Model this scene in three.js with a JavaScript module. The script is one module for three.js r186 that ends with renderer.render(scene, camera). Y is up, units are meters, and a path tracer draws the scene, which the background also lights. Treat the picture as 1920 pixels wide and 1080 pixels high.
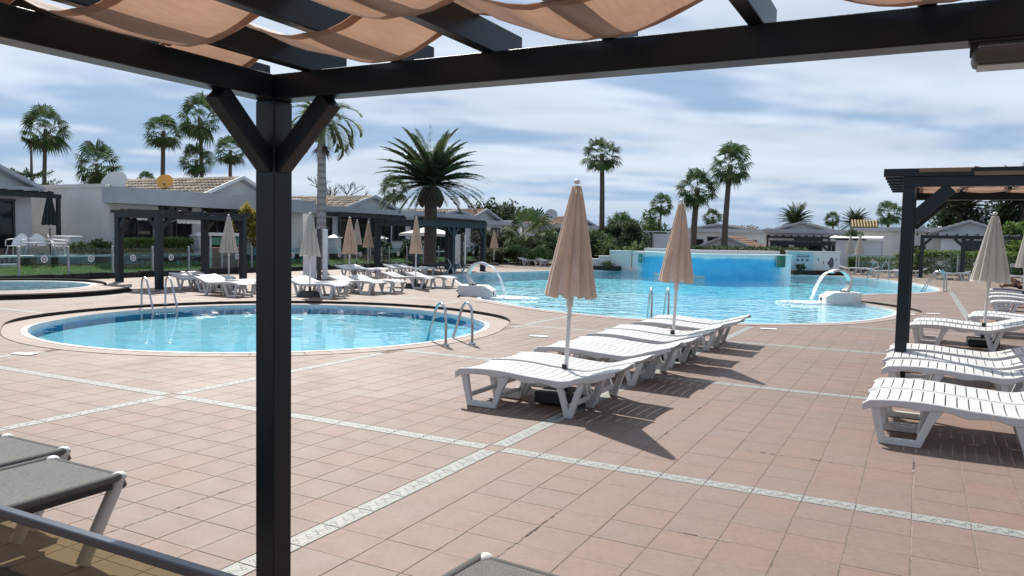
import * as THREE from 'three';
import { mergeGeometries } from 'three/addons/utils/BufferGeometryUtils.js';
import { RoundedBoxGeometry } from 'three/addons/geometries/RoundedBoxGeometry.js';
import { MarchingCubes } from 'three/addons/objects/MarchingCubes.js';

// ---------------------------------------------------------------- camera, sky, sun, exposure
const scene = new THREE.Scene();
const camera = new THREE.PerspectiveCamera(40.473, 16 / 9, 0.05, 2000);
camera.rotation.order = 'YXZ';
camera.position.set(0, 1.65, 0);
camera.rotation.set(THREE.MathUtils.degToRad(-3.7), THREE.MathUtils.degToRad(27.53), THREE.MathUtils.degToRad(1.2));
camera.updateMatrixWorld(true); camera.updateProjectionMatrix();
const renderer = new THREE.WebGLRenderer({ antialias: true });
renderer.setSize(1024, 576);
renderer.toneMapping = THREE.LinearToneMapping;
renderer.toneMappingExposure = 1.36;
renderer.shadowMap.enabled = true;

// seeded random numbers and value noise
function rng(seed) { let s = seed >>> 0; return () => { s = (s + 0x6D2B79F5) >>> 0; let t = s; t = Math.imul(t ^ (t >>> 15), t | 1); t ^= t + Math.imul(t ^ (t >>> 7), t | 61); return ((t ^ (t >>> 14)) >>> 0) / 4294967296; }; }
function hash2(x, y, s) { let h = Math.imul(x, 374761393) + Math.imul(y, 668265263) + Math.imul(s, 1274126177) | 0; h = Math.imul(h ^ (h >>> 13), 1274126177); h ^= h >>> 16; return (h >>> 0) / 4294967296; }
const sm = t => t * t * (3 - 2 * t), lerp = (a, b, t) => a + (b - a) * t, clamp = (v, a, b) => Math.min(b, Math.max(a, v));
const sstep = (a, b, v) => sm(clamp((v - a) / (b - a), 0, 1));
function vnoise(x, y, s, px = 0, py = 0) {           // px, py: period (0 = none)
  const xi = Math.floor(x), yi = Math.floor(y), fx = sm(x - xi), fy = sm(y - yi);
  const w = (v, p) => p ? ((v % p) + p) % p : v;
  const a = hash2(w(xi, px), w(yi, py), s), b = hash2(w(xi + 1, px), w(yi, py), s), c = hash2(w(xi, px), w(yi + 1, py), s), d = hash2(w(xi + 1, px), w(yi + 1, py), s);
  return lerp(lerp(a, b, fx), lerp(c, d, fx), fy);
}
function fbm(x, y, s, oct = 5, p = 0) { let v = 0, a = 0.5, n = 0; for (let i = 0; i < oct; i++) { v += a * vnoise(x, y, s + i * 17, p, p); n += a; a *= 0.5; x *= 2; y *= 2; if (p) p *= 2; } return v / n; }

// sky: air and thin sheets of high cloud, one dome all round
function makeSky() {
  const W = 2048, Hh = 1024, data = new Float32Array(W * Hh * 4);
  const sunDir = new THREE.Vector3(-0.715, 1.107, -0.697).normalize();
  for (let j = 0; j < Hh; j++) {
    const el = ((j + 0.5) / Hh - 0.5) * Math.PI, y = Math.sin(el), ce = Math.cos(el);
    for (let i = 0; i < W; i++) {
      const az = ((i + 0.5) / W - 0.5) * 2 * Math.PI, x = Math.cos(az) * ce, z = Math.sin(az) * ce;
      let r, g, b;
      if (y <= 0) { r = 0.42; g = 0.47; b = 0.52; }
      else {
        const t = Math.pow(1 - y, 3.0), k = clamp(x * sunDir.x + y * sunDir.y + z * sunDir.z, 0, 1);
        const glow = 0.35 * Math.pow(k, 6) + 0.9 * Math.pow(k, 60);
        r = lerp(0.06, 0.235, t); g = lerp(0.18, 0.46, t); b = lerp(0.44, 0.76, t);
        // flat sheets of cloud about 2.5 units up, seen in perspective
        const q = 1 / (y + 0.055), u = x * q, v = z * q;
        const ur = u * 0.83 - v * 0.56, vr = u * 0.56 + v * 0.83;       // streaks run across the view
        const wx = fbm(ur * 0.30 + 7, vr * 0.34 + 3, 11, 3) - 0.5, wy = fbm(ur * 0.3 + 31, vr * 0.34 + 9, 23, 3) - 0.5;
        let c = fbm(ur * 0.42 + wx * 1.6 + 3.1, vr * 0.62 + wy * 1.6 + 6.4, 5, 6);
        const fine = fbm(ur * 1.7 + wx * 2, vr * 4.6 + wy * 3, 41, 4);
        c += (fine - 0.5) * 0.26;
        const path = lerp(0.62, 1, Math.pow(1 - y, 2.2));              // a sheet looks thinner overhead than edge-on
        let cov = sstep(0.29, 0.47, c) * path;
        const thin = 0.28 * path * (0.6 + 0.8 * fbm(ur * 0.3 + 4, vr * 0.5, 77, 4));
        cov = clamp(cov * 0.86 + thin * (1 - cov), 0, 1) * sstep(-0.01, 0.06, y);
        const body = 0.86 + 0.44 * (fbm(ur * 0.9 + wx * 2, vr * 2.0, 61, 5) - 0.45) + glow * 0.5;
        r = lerp(r, body * 0.94, cov); g = lerp(g, body * 1.03, cov); b = lerp(b, body * 1.15, cov);
        const hz = Math.exp(-y * 16) * 0.55;
        r = lerp(r, 0.46, hz); g = lerp(g, 0.56, hz); b = lerp(b, 0.67, hz);
        r += glow * 0.35; g += glow * 0.34; b += glow * 0.32;
      }
      const o = (j * W + i) * 4; data[o] = r * 0.72; data[o + 1] = g * 0.72; data[o + 2] = b * 0.72; data[o + 3] = 1;
    }
  }
  const t = new THREE.DataTexture(data, W, Hh, THREE.RGBAFormat, THREE.FloatType);
  t.mapping = THREE.EquirectangularReflectionMapping; t.magFilter = THREE.LinearFilter; t.minFilter = THREE.LinearFilter; t.wrapS = THREE.RepeatWrapping; t.needsUpdate = true;
  return t;
}
scene.background = makeSky();
scene.environment = scene.background;
const sun = new THREE.DirectionalLight(new THREE.Color(1.0, 0.955, 0.88), 4.9);
sun.position.set(-71.5, 110.7, -69.7).add(new THREE.Vector3(-8, 0, -20)); sun.target.position.set(-8, 0, -20);
sun.castShadow = true; sun.shadow.mapSize.set(4096, 4096);
Object.assign(sun.shadow.camera, { left: -60, right: 60, top: 60, bottom: -60, near: 1, far: 400 });
scene.add(sun, sun.target);

// ---------------------------------------------------------------- helpers
const V = (x, y, z) => new THREE.Vector3(x, y, z);
const taken = {};
function numbered(name) { const n = taken[name] = (taken[name] ?? -1) + 1; return n ? `${name}_${String(n).padStart(3, '0')}` : name; }
function tag(o, label, category, group, kind) { o.userData.label = label; if (category) o.userData.category = category; if (group) o.userData.group = group; if (kind) o.userData.kind = kind; return o; }
function thing(name, label, category, [x, y, z] = [0, 0, 0], turn = 0, group) { const o = new THREE.Group(); o.name = numbered(name); o.position.set(x, y, z); o.rotation.y = turn; scene.add(o); return tag(o, label, category, group); }
function part(name, geo, mat, parent, label) {
  if (Array.isArray(geo)) geo = geo.length > 1 ? mergeGeometries(geo.map(g => norm(g))) : geo[0];
  const m = new THREE.Mesh(geo, mat); m.name = name; m.castShadow = m.receiveShadow = true; if (label) m.userData.label = label; parent.add(m); return m;
}
function solo(name, geo, mat, label, category, group) { const m = part(numbered(name), geo, mat, scene); return tag(m, label, category, group); }
function struct(name, geo, mat, parent = scene, label) { const m = part(parent === scene ? numbered(name) : name, geo, mat, parent); if (parent === scene) m.userData.kind = 'structure'; if (label) m.userData.label = label; return m; }
function norm(g) { let r = g.index ? g.toNonIndexed() : g.clone(); for (const k of Object.keys(r.attributes)) if (!['position', 'normal', 'uv', 'color'].includes(k)) r.deleteAttribute(k); if (!r.attributes.uv) r.setAttribute('uv', new THREE.BufferAttribute(new Float32Array(r.attributes.position.count * 2), 2)); return r; }
function dup(root, [x, y, z], turn, label, group) { const r = root.clone(); r.userData = { ...root.userData }; r.name = numbered(root.name.replace(/_\d{3}$/, '')); r.position.set(x, y, z); r.rotation.y = turn; if (label) r.userData.label = label; if (group) r.userData.group = group; scene.add(r); return r; }
const bx = (w, h, d, x = 0, y = 0, z = 0) => { const g = new THREE.BoxGeometry(w, h, d); g.translate(x, y, z); uvm(g); return g; };
const rbx = (w, h, d, x = 0, y = 0, z = 0, r = 0.006) => { const g = new RoundedBoxGeometry(w, h, d, 1, Math.min(r, w / 2.1, h / 2.1, d / 2.1)); g.translate(x, y, z); uvm(g); return g; };
function uvm(g) {                                           // box-projected uv in metres
  const p = g.attributes.position, n = g.attributes.normal, uv = new Float32Array(p.count * 2);
  for (let i = 0; i < p.count; i++) { const ax = Math.abs(n.getX(i)), ay = Math.abs(n.getY(i)), az = Math.abs(n.getZ(i)); let a, b; if (ay >= ax && ay >= az) { a = p.getX(i); b = p.getZ(i); } else if (ax >= az) { a = p.getZ(i); b = p.getY(i); } else { a = p.getX(i); b = p.getY(i); } uv[2 * i] = a; uv[2 * i + 1] = b; }
  g.setAttribute('uv', new THREE.BufferAttribute(uv, 2)); return g;
}
function beamBetween(a, b, w, h, r = 0.006) {                 // a squared timber from a to b
  const d = b.clone().sub(a), L = d.length(), g = new RoundedBoxGeometry(w, h, L, 1, r); uvm(g);
  g.applyMatrix4(new THREE.Matrix4().lookAt(a, b, V(0, 1, 0)).setPosition(a.clone().add(b).multiplyScalar(0.5))); return g;
}
function tube(pts, r, seg = 24, rad = 8, closed = false) { return new THREE.TubeGeometry(new THREE.CatmullRomCurve3(pts, closed, 'catmullrom', 0.3), seg, r, rad, closed); }
function bar(a, b, r, rad = 8, r2 = r) { const d = b.clone().sub(a), g = new THREE.CylinderGeometry(r2, r, d.length(), rad, 1); g.applyQuaternion(new THREE.Quaternion().setFromUnitVectors(V(0, 1, 0), d.clone().normalize())); const m = a.clone().add(b).multiplyScalar(0.5); g.translate(m.x, m.y, m.z); return g; }
function poly(pts, tris, uvs) { const g = new THREE.BufferGeometry(); g.setAttribute('position', new THREE.Float32BufferAttribute(pts, 3)); if (uvs) g.setAttribute('uv', new THREE.Float32BufferAttribute(uvs, 2)); if (tris) g.setIndex(tris); g.computeVertexNormals(); return g; }

// ---------------------------------------------------------------- textures and materials
function tex(size, fn, { srgb = true, repeat = 1 } = {}) {
  const d = new Uint8Array(size * size * 4);
  for (let j = 0; j < size; j++) for (let i = 0; i < size; i++) { const c = fn(i / size, j / size), o = (j * size + i) * 4; d[o] = clamp(c[0], 0, 1) * 255; d[o + 1] = clamp(c[1], 0, 1) * 255; d[o + 2] = clamp(c[2], 0, 1) * 255; d[o + 3] = 255; }
  const t = new THREE.DataTexture(d, size, size); t.wrapS = t.wrapT = THREE.RepeatWrapping; t.magFilter = THREE.LinearFilter; t.minFilter = THREE.LinearMipmapLinearFilter; t.generateMipmaps = true; if (srgb) t.colorSpace = THREE.SRGBColorSpace; t.repeat.set(repeat, repeat); t.needsUpdate = true; return t;
}
const grey = (fn, size, repeat) => tex(size, (u, v) => { const a = fn(u, v); return [a, a, a]; }, { srgb: false, repeat });
const std = (o) => new THREE.MeshStandardMaterial(o), phy = (o) => new THREE.MeshPhysicalMaterial(o);
const lin = (r, g, b) => new THREE.Color().setRGB(r, g, b);
// speckled multiplier map: mean near 1, grain plus broad stains
const grainMap = (seed, fine, broad, rep, n = 256) => tex(n, (u, v) => { const a = 1 - fine * fbm(u * 64, v * 64, seed, 3, 64) - broad * fbm(u * 4, v * 4, seed + 5, 4, 4); return [a, a, a]; }, { repeat: rep });
const tileGrain = tex(512, (u, v) => { const f = fbm(u * 96, v * 96, 3, 3, 96), s = fbm(u * 5, v * 5, 9, 5, 5), st = sstep(0.60, 0.74, fbm(u * 11, v * 11, 19, 4, 11)); const a = 1 - 0.10 * f - 0.10 * s - 0.05 * st; return [a, a * (1 - 0.012 * s), a * (1 - 0.02 * s)]; }, { repeat: 0.41 });
const tileBump = grey((u, v) => 0.6 * fbm(u * 60, v * 60, 13, 3, 60) + 0.4 * fbm(u * 9, v * 9, 15, 3, 9), 256, 1.3);
const tileRough = grey((u, v) => 0.78 + 0.3 * (fbm(u * 7, v * 7, 29, 4, 7) - 0.5) , 256, 0.37);
const tileColours = [[0.214, 0.139, 0.107], [0.218, 0.140, 0.107], [0.208, 0.138, 0.108], [0.221, 0.137, 0.103], [0.212, 0.141, 0.111], [0.204, 0.133, 0.103]];
const tileOpt = { map: tileGrain, bumpMap: tileBump, bumpScale: 0.0012, roughnessMap: tileRough, roughness: 0.79 };
const tileMats = tileColours.map(c => std({ ...tileOpt, color: lin(...c) }));
const tileVC = std({ ...tileOpt, vertexColors: true });
const M = {};
M.mortar = std({ color: lin(0.36, 0.27, 0.21), map: grainMap(51, 0.3, 0.3, 0.9), roughness: 0.95 });
M.coping = std({ color: lin(0.33, 0.255, 0.215), map: tileGrain, bumpMap: tileBump, bumpScale: 0.001, roughness: 0.7 });
M.lip = std({ color: lin(0.74, 0.75, 0.74), map: grainMap(53, 0.15, 0.12, 1), roughness: 0.45 });
M.darkRiser = std({ color: lin(0.06, 0.05, 0.045), map: grainMap(57, 0.4, 0.4, 1), roughness: 0.9 });
M.timber = phy({ color: lin(0.009, 0.018, 0.024), specularIntensity: 0.6, roughness: 0.34, map: tex(256, (u, v) => { const a = 0.78 + 0.3 * fbm(u * 40, v * 3, 71, 4, 1) ; return [a, a, a]; }, { repeat: 1 }), bumpMap: grey((u, v) => fbm(u * 30, v * 60, 73, 3, 30), 256, 2), bumpScale: 0.0004 });
M.timberPlain = std({ color: lin(0.009, 0.017, 0.021), roughness: 0.6 });
M.sail = phy({ color: lin(0.46, 0.275, 0.185), roughness: 1, transmission: 0.5, thickness: 0, side: THREE.DoubleSide, map: tex(256, (u, v) => { const a = 1 - 0.12 * fbm(u * 5, v * 5, 81, 4, 5) - 0.06 * vnoise(u * 128, v * 16, 83, 128, 16); return [a, a, a]; }, { repeat: 1.3 }) });
M.plastic = phy({ color: lin(0.68, 0.675, 0.65), roughness: 0.38, map: grainMap(91, 0.05, 0.12, 0.6), specularIntensity: 0.8 });
M.chrome = std({ color: lin(0.46, 0.46, 0.47), metalness: 1, roughness: 0.2 });
M.steel = std({ color: lin(0.60, 0.57, 0.55), metalness: 1, roughness: 0.3 });
M.alu = std({ color: lin(0.45, 0.47, 0.49), metalness: 0.8, roughness: 0.42 });
M.umbrella = phy({ color: lin(0.78, 0.62, 0.50), roughness: 1, transmission: 0.55, thickness: 0, side: THREE.DoubleSide, map: grainMap(95, 0.08, 0.14, 0.8) });
M.umbrellaPale = phy({ color: lin(0.74, 0.70, 0.63), roughness: 1, transmission: 0.5, thickness: 0, side: THREE.DoubleSide, map: grainMap(97, 0.08, 0.12, 0.8) });
M.umbrellaWhite = phy({ color: lin(0.78, 0.78, 0.76), roughness: 1, transmission: 0.25, thickness: 0, side: THREE.DoubleSide });
M.umbrellaDark = std({ color: lin(0.015, 0.025, 0.028), roughness: 0.95, side: THREE.DoubleSide });
M.polePale = std({ color: lin(0.62, 0.60, 0.57), roughness: 0.45, metalness: 0.1 });
M.black = std({ color: lin(0.018, 0.02, 0.021), roughness: 0.6 });
M.concrete = std({ color: lin(0.17, 0.165, 0.16), map: grainMap(99, 0.3, 0.3, 2), roughness: 0.95 });
M.render = std({ color: lin(0.90, 0.88, 0.83), map: grainMap(101, 0.06, 0.16, 0.23, 512), bumpMap: grey((u, v) => fbm(u * 50, v * 50, 103, 3, 50), 256, 1), bumpScale: 0.002, roughness: 0.92 });
M.renderGrey = std({ color: lin(0.76, 0.77, 0.78), map: grainMap(105, 0.06, 0.16, 0.23, 512), roughness: 0.92 });
M.fascia = std({ color: lin(0.56, 0.58, 0.62), map: grainMap(107, 0.06, 0.14, 0.3), roughness: 0.85 });
M.roofTile = std({ color: lin(0.40, 0.345, 0.285), map: tex(256, (u, v) => { const c = hash2(Math.floor(u * 32), Math.floor(v * 32), 7); const a = 0.72 + 0.4 * c - 0.25 * fbm(u * 20, v * 20, 5, 3, 20); return [a, a * 0.97, a * 0.92]; }, { repeat: 0.16 }), roughness: 0.9 });
M.roofTileRed = std({ color: lin(0.42, 0.27, 0.20), map: M.roofTile.map, roughness: 0.9 });
M.glassDark = phy({ color: lin(0.012, 0.016, 0.02), roughness: 0.06, specularIntensity: 1 });
M.pane = phy({ color: lin(0.84, 0.92, 0.90), roughness: 0.02, transmission: 1, thickness: 0, ior: 1.5, side: THREE.DoubleSide });
M.paneGreen = phy({ color: lin(0.80, 0.90, 0.89), roughness: 0.02, transmission: 1, thickness: 0, ior: 1.5, side: THREE.DoubleSide });
M.paneBronze = phy({ color: lin(0.70, 0.68, 0.55), roughness: 0.02, transmission: 1, thickness: 0, ior: 1.5, side: THREE.DoubleSide });
M.white = std({ color: lin(0.78, 0.78, 0.77), roughness: 0.6 });
M.frameDark = std({ color: lin(0.05, 0.055, 0.06), roughness: 0.5 });
M.trunk = std({ color: lin(0.15, 0.115, 0.09), map: tex(128, (u, v) => { const a = 0.7 + 0.3 * Math.abs(Math.sin(v * Math.PI * 16)) * (0.6 + 0.4 * vnoise(u * 16, v * 16, 3, 16, 16)); return [a, a, a]; }, { repeat: 1 }), roughness: 0.95 });
M.trunkPale = std({ color: lin(0.42, 0.41, 0.40), map: tex(128, (u, v) => { const a = 0.82 + 0.18 * Math.abs(Math.sin(v * Math.PI * 6)) - 0.15 * fbm(u * 8, v * 8, 3, 3, 8); return [a, a, a]; }), roughness: 0.9 });
const leaf = (r, g, b, t = 0.3) => phy({ color: lin(r, g, b), roughness: 0.85, specularIntensity: 0.3, transmission: t, thickness: 0, side: THREE.DoubleSide, vertexColors: true });
M.palm = leaf(0.070, 0.118, 0.045, 0.38); M.datePalm = leaf(0.075, 0.112, 0.050, 0.34); M.royal = leaf(0.15, 0.19, 0.07, 0.35);
M.leafDark = leaf(0.055, 0.090, 0.035, 0.35); M.leafMid = leaf(0.090, 0.145, 0.045, 0.38); M.leafBright = leaf(0.13, 0.20, 0.045, 0.35); M.leafYellow = leaf(0.36, 0.30, 0.07, 0.35); M.leafGrey = leaf(0.09, 0.10, 0.055, 0.3);
M.thatch = std({ color: lin(0.10, 0.075, 0.05), roughness: 1, side: THREE.DoubleSide, vertexColors: true });
M.bark = std({ color: lin(0.09, 0.07, 0.055), roughness: 1 });
M.lawn = std({ color: lin(0.13, 0.25, 0.05), map: grainMap(111, 0.5, 0.35, 0.8), roughness: 1 });
M.soil = std({ color: lin(0.56, 0.52, 0.45), map: grainMap(113, 0.4, 0.4, 0.3), roughness: 1 });
M.stoneDark = std({ color: lin(0.13, 0.115, 0.105), map: grainMap(115, 0.3, 0.4, 0.5), bumpMap: grey((u, v) => fbm(u * 10, v * 10, 117, 4, 10), 256, 0.7), bumpScale: 0.02, roughness: 0.95 });
const mosaic = (r, g, b) => std({ color: lin(r, g, b), roughness: 0.5, map: tex(256, (u, v) => { const n = 16, a = 0.86 + 0.14 * hash2(Math.floor(u * n), Math.floor(v * n), 5) - 0.12 * fbm(u * 4, v * 4, 9, 3, 4); const j = (u * n % 1 < 0.08 || v * n % 1 < 0.08) ? 1.04 : 1; return [a * j, a * j, a * j]; }, { repeat: 0.5 }) });
M.poolFloor = mosaic(0.02, 0.40, 0.56); M.poolWall = mosaic(0.03, 0.46, 0.76); M.poolPale = mosaic(0.34, 0.66, 0.74); M.poolMain = mosaic(0.05, 0.60, 0.71);
function periodicRipple(a, b, seed, n = 512) { return grey((u, v) => { const w = 0.35 * vnoise(u * 5, v * 5, seed, 5, 5); return 0.5 * vnoise(u * a + w * 3, v * b + w * 3, seed + 1, a, b) + 0.32 * vnoise(u * a * 2 + w * 4, v * b * 2, seed + 2, a * 2, b * 2) + 0.18 * vnoise(u * a * 4, v * b * 4, seed + 3, a * 4, b * 4); }, n, 1); }
const calm = periodicRipple(5, 7, 121), choppy = periodicRipple(8, 14, 131);
calm.repeat.set(0.25, 0.25); choppy.repeat.set(0.25, 0.25);
M.waterCalm = phy({ color: lin(0.80, 0.97, 1.0), roughness: 0.0, transmission: 1, thickness: 0, ior: 1.33, bumpMap: calm, bumpScale: 0.007, side: THREE.DoubleSide });
M.waterMain = phy({ color: lin(0.80, 0.97, 1.0), roughness: 0.02, transmission: 1, thickness: 0, ior: 1.33, bumpMap: choppy, bumpScale: 0.06, side: THREE.DoubleSide });
M.fallWater = phy({ color: lin(0.90, 0.95, 0.98), roughness: 0.6, transmission: 0.55, thickness: 0, ior: 1.33, side: THREE.DoubleSide });
M.foam = phy({ color: lin(0.85, 0.88, 0.90), roughness: 0.9, transmission: 0.3, thickness: 0 });
M.textile = std({ color: lin(0.17, 0.17, 0.165), roughness: 0.95, side: THREE.DoubleSide, map: tex(256, (u, v) => { const a = 0.72 + 0.28 * (hash2(Math.floor(u * 128), Math.floor(v * 64), 3) * 0.6 + hash2(Math.floor(u * 48), Math.floor(v * 256), 5) * 0.4); return [a, a, a * 0.98]; }, { repeat: 2 }), bumpMap: grey((u, v) => 0.5 + 0.5 * Math.sin(u * 402) * Math.sin(v * 402), 256, 2), bumpScale: 0.001 });
M.textileBlack = std({ color: lin(0.035, 0.035, 0.04), roughness: 0.9, side: THREE.DoubleSide });
M.awning = phy({ color: lin(0.68, 0.67, 0.63), roughness: 1, transmission: 0.2, thickness: 0, side: THREE.DoubleSide });

// ---------------------------------------------------------------- the setting: ground, terrace, pools
const XZ = (x, z) => new THREE.Vector2(x, z);
function smoothLoop(list, n) { const c = new THREE.CatmullRomCurve3(list.map(([x, z]) => V(x, 0, z)), true, 'centripetal'); return c.getSpacedPoints(n).slice(0, n).map(p => XZ(p.x, p.z)); }
function circleLoop(cx, cz, r, n) { return Array.from({ length: n }, (_, i) => XZ(cx + r * Math.cos(i / n * 2 * Math.PI), cz + r * Math.sin(i / n * 2 * Math.PI))); }
function area(l) { let a = 0; for (let i = 0; i < l.length; i++) { const p = l[i], q = l[(i + 1) % l.length]; a += p.x * q.y - q.x * p.y; } return a / 2; }
function grow(l, d) { const s = Math.sign(area(l)), n = l.length; return l.map((p, i) => { const a = l[(i + n - 1) % n], b = l[(i + 1) % n], t = b.clone().sub(a).normalize(), k = typeof d === 'function' ? d(p, i) : d; return XZ(p.x + t.y * k * s, p.y - t.x * k * s); }); }
function inside(l, x, z) { let c = false; for (let i = 0, j = l.length - 1; i < l.length; j = i++) { const p = l[i], q = l[j]; if ((p.y > z) !== (q.y > z) && x < (q.x - p.x) * (z - p.y) / (q.y - p.y) + p.x) c = !c; } return c; }
function sheet(outer, holes, y) { const s = new THREE.Shape(outer.map(p => XZ(p.x, -p.y))); for (const h of holes) s.holes.push(new THREE.Path(h.map(p => XZ(p.x, -p.y)))); const g = new THREE.ShapeGeometry(s); g.rotateX(-Math.PI / 2); g.translate(0, y, 0); return uvm(g); }
const rect = (x0, z0, x1, z1) => [XZ(x0, z0), XZ(x1, z0), XZ(x1, z1), XZ(x0, z1)];
function ribbon(a, b, ya, yb, closed = true) {              // strip between two loops of equal length; ya, yb: height or height(i)
  const n = a.length, pos = [], idx = [], uv = [], f = (y, i) => typeof y === 'function' ? y(i) : y; let L = 0;
  for (let i = 0; i <= n; i++) { const k = i % n; if (i === n && !closed) break; if (i) L += a[k].distanceTo(a[i - 1]); pos.push(a[k].x, f(ya, k), a[k].y, b[k].x, f(yb, k), b[k].y); uv.push(L, 0, L, a[k].distanceTo(b[k]) + Math.abs(f(ya, k) - f(yb, k))); }
  const m = pos.length / 6 - 1; for (let i = 0; i < m; i++) idx.push(2 * i, 2 * i + 1, 2 * i + 2, 2 * i + 1, 2 * i + 3, 2 * i + 2);
  return poly(pos, idx, uv);
}
const roundC = { x: -10.55, z: -10.75 }, roundIn = circleLoop(roundC.x, roundC.z, 3.9, 144);
const backness = p => sstep(-0.30, 0.25, ((p.x - roundC.x) * -0.64 + (p.y - roundC.z) * -0.77) / 4.2);
const roundLip = grow(roundIn, 0.09), roundOut = grow(roundIn, p => 0.36 + 0.36 * backness(p));
const roundDip = i => -0.065 * backness(roundOut[i]);
const mainIn = smoothLoop([[-11.25, -19.7], [-10.35, -18.15], [-8.0, -16.46], [-6.4, -15.85], [-5.15, -15.72], [-4.05, -15.82], [-2.88, -16.38], [-1.67, -17.46], [-0.84, -19.2], [-0.5, -21.04], [-0.62, -22.7], [-1.35, -24.1], [-2.35, -25.2], [-2.3, -27.0], [-1.5, -28.7], [-0.3, -30.4], [0.6, -33.2], [0.3, -36.5], [-0.5, -39.2], [-1.95, -41.9], [-4.0, -43.5], [-5.7, -43.3], [-6.75, -41.9], [-7.4, -39.9], [-8.6, -37.8], [-9.7, -37.25], [-11.4, -38.15], [-13.3, -39.8], [-15.3, -38.8], [-16.9, -34.6], [-17.9, -30.4], [-17.7, -28.3], [-15.4, -25.0], [-12.9, -21.7]], 300);
const mainDips = p => Math.max(1 - sstep(1.2, 2.6, Math.hypot(p.x + 11.6, p.y + 19.2)), 1 - sstep(1.2, 2.6, Math.hypot(p.x + 0.9, p.y + 23.4)));
const mainLip = grow(mainIn, 0.10), mainOut = grow(mainIn, p => 0.34 + 0.3 * mainDips(p));
const mainDip = i => -0.065 * mainDips(mainOut[i]);
const tubC = { x: -20.85, z: -11.75 }, tubIn = circleLoop(tubC.x, tubC.z, 1.95, 96), tubOut = circleLoop(tubC.x, tubC.z, 2.95, 96);
const pools = [roundOut, mainOut, tubOut];

const ground = struct('ground', sheet(rect(-420, 320, 420, -420).reverse(), [grow(roundIn, 0.2), grow(mainIn, 0.2), grow(tubIn, 0.3)], -0.12), M.soil);
const terrace = struct('terrace', sheet(rect(-24.0, 3.2, 16, -52).reverse(), pools, 0), M.mortar);
tag(terrace, 'terracotta tiled pool terrace with pale patterned border strips', null, null, 'structure');

// floor tiles, laid in cells between patterned border strips
const bandX = [-25.1, -21.4, -17.7, -14.0, -10.3, -6.58, -2.88, 1.05, 4.9, 8.7, 12.5, 16.3], bandZ = [2.4, -1.45, -5.29, -9.15, -13.1, -17.0, -20.9, -24.8, -28.7, -32.6, -36.5], bw = 0.075;
const scroll = tex(256, (u, v) => {
  const e = Math.min(v, 1 - v); let a = 0.80 + 0.08 * vnoise(u * 40, v * 40, 3, 40, 40);
  if (e < 0.16 && e > 0.11) a -= 0.16;
  const k = (u * 4) % 1, w = 0.5 + 0.2 * Math.sin(u * 8 * Math.PI), d = Math.abs(v - w), curl = Math.abs(Math.hypot((k - 0.5) * 0.9, v - 0.5 + (u * 4 % 2 < 1 ? 0.1 : -0.1)) - 0.13);
  if (e > 0.18 && (d < 0.045 || curl < 0.035)) a -= 0.36 * (0.6 + 0.6 * vnoise(u * 60, v * 60, 8, 60, 60));
  a -= 0.12 * sstep(0.5, 0.8, fbm(u * 6, v * 6, 12, 3, 6));
  return [a * 0.99, a, a * 0.98];
});
M.border = std({ color: lin(0.39, 0.39, 0.37), map: scroll, roughness: 0.6, bumpMap: tileBump, bumpScale: 0.001 });
const camFwd = V(0, 0, -1).applyQuaternion(camera.quaternion), camPos = camera.position;
function tileGeo(w, d, lift = 0.002, bev = 0.0012) {
  const a = w / 2, b = d / 2, c = a - bev, e = b - bev, h = lift - bev * 0.6;
  const top = [[-c, lift, -e], [-c, lift, e], [c, lift, e], [c, lift, -e]], low = [[-a, h, -b], [-a, h, b], [a, h, b], [a, h, -b]], bot = [[-a, -0.002, -b], [-a, -0.002, b], [a, -0.002, b], [a, -0.002, -b]];
  const pos = [], q = (p0, p1, p2, p3) => pos.push(...p0, ...p1, ...p2, ...p0, ...p2, ...p3);
  q(...top); for (let i = 0; i < 4; i++) { const j = (i + 1) % 4; q(top[j], top[i], low[i], low[j]); q(low[j], low[i], bot[i], bot[j]); }
  const g = new THREE.BufferGeometry(); g.setAttribute('position', new THREE.Float32BufferAttribute(pos, 3)); g.computeVertexNormals(); return uvm(g);
}
const tileRand = rng(4242), near = [], bandNear = [], farPos = [], farNor = [], farUv = [], farCol = [], bandFar = [];
function inView(x, z, k = 1.06) { const p = V(x, 0, z).project(camera); return V(x, 0, z).sub(camPos).dot(camFwd) > 0.5 && Math.abs(p.x) < k && Math.abs(p.y) < k; }
const nearBy = (x, z) => inView(x, z, 1.35) || Math.hypot(x, z) < 7;
function nearestHole(x, z) { let best = null; for (const l of pools) { for (let i = 0; i < l.length; i++) { const d = Math.hypot(l[i].x - x, l[i].y - z); if (!best || d < best.d) best = { d, l, i }; } } return best; }
function pushFar(polyPts, y, col) {
  for (let i = 1; i + 1 < polyPts.length; i++) for (const k of [0, i, i + 1]) { const p = polyPts[k]; farPos.push(p[0], y, p[1]); farNor.push(0, 1, 0); farUv.push(p[0], p[1]); farCol.push(...col); }
  for (let i = 0; i < polyPts.length; i++) { const a = polyPts[i], b = polyPts[(i + 1) % polyPts.length], nx = -(b[1] - a[1]), nz = b[0] - a[0], L = Math.hypot(nx, nz) || 1; for (const [p, yy] of [[a, y], [a, -0.001], [b, y], [b, y], [a, -0.001], [b, -0.001]]) { farPos.push(p[0], yy, p[1]); farNor.push(nx / L, 0, nz / L); farUv.push(p[0], p[1]); farCol.push(...col); } }
}
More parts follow.
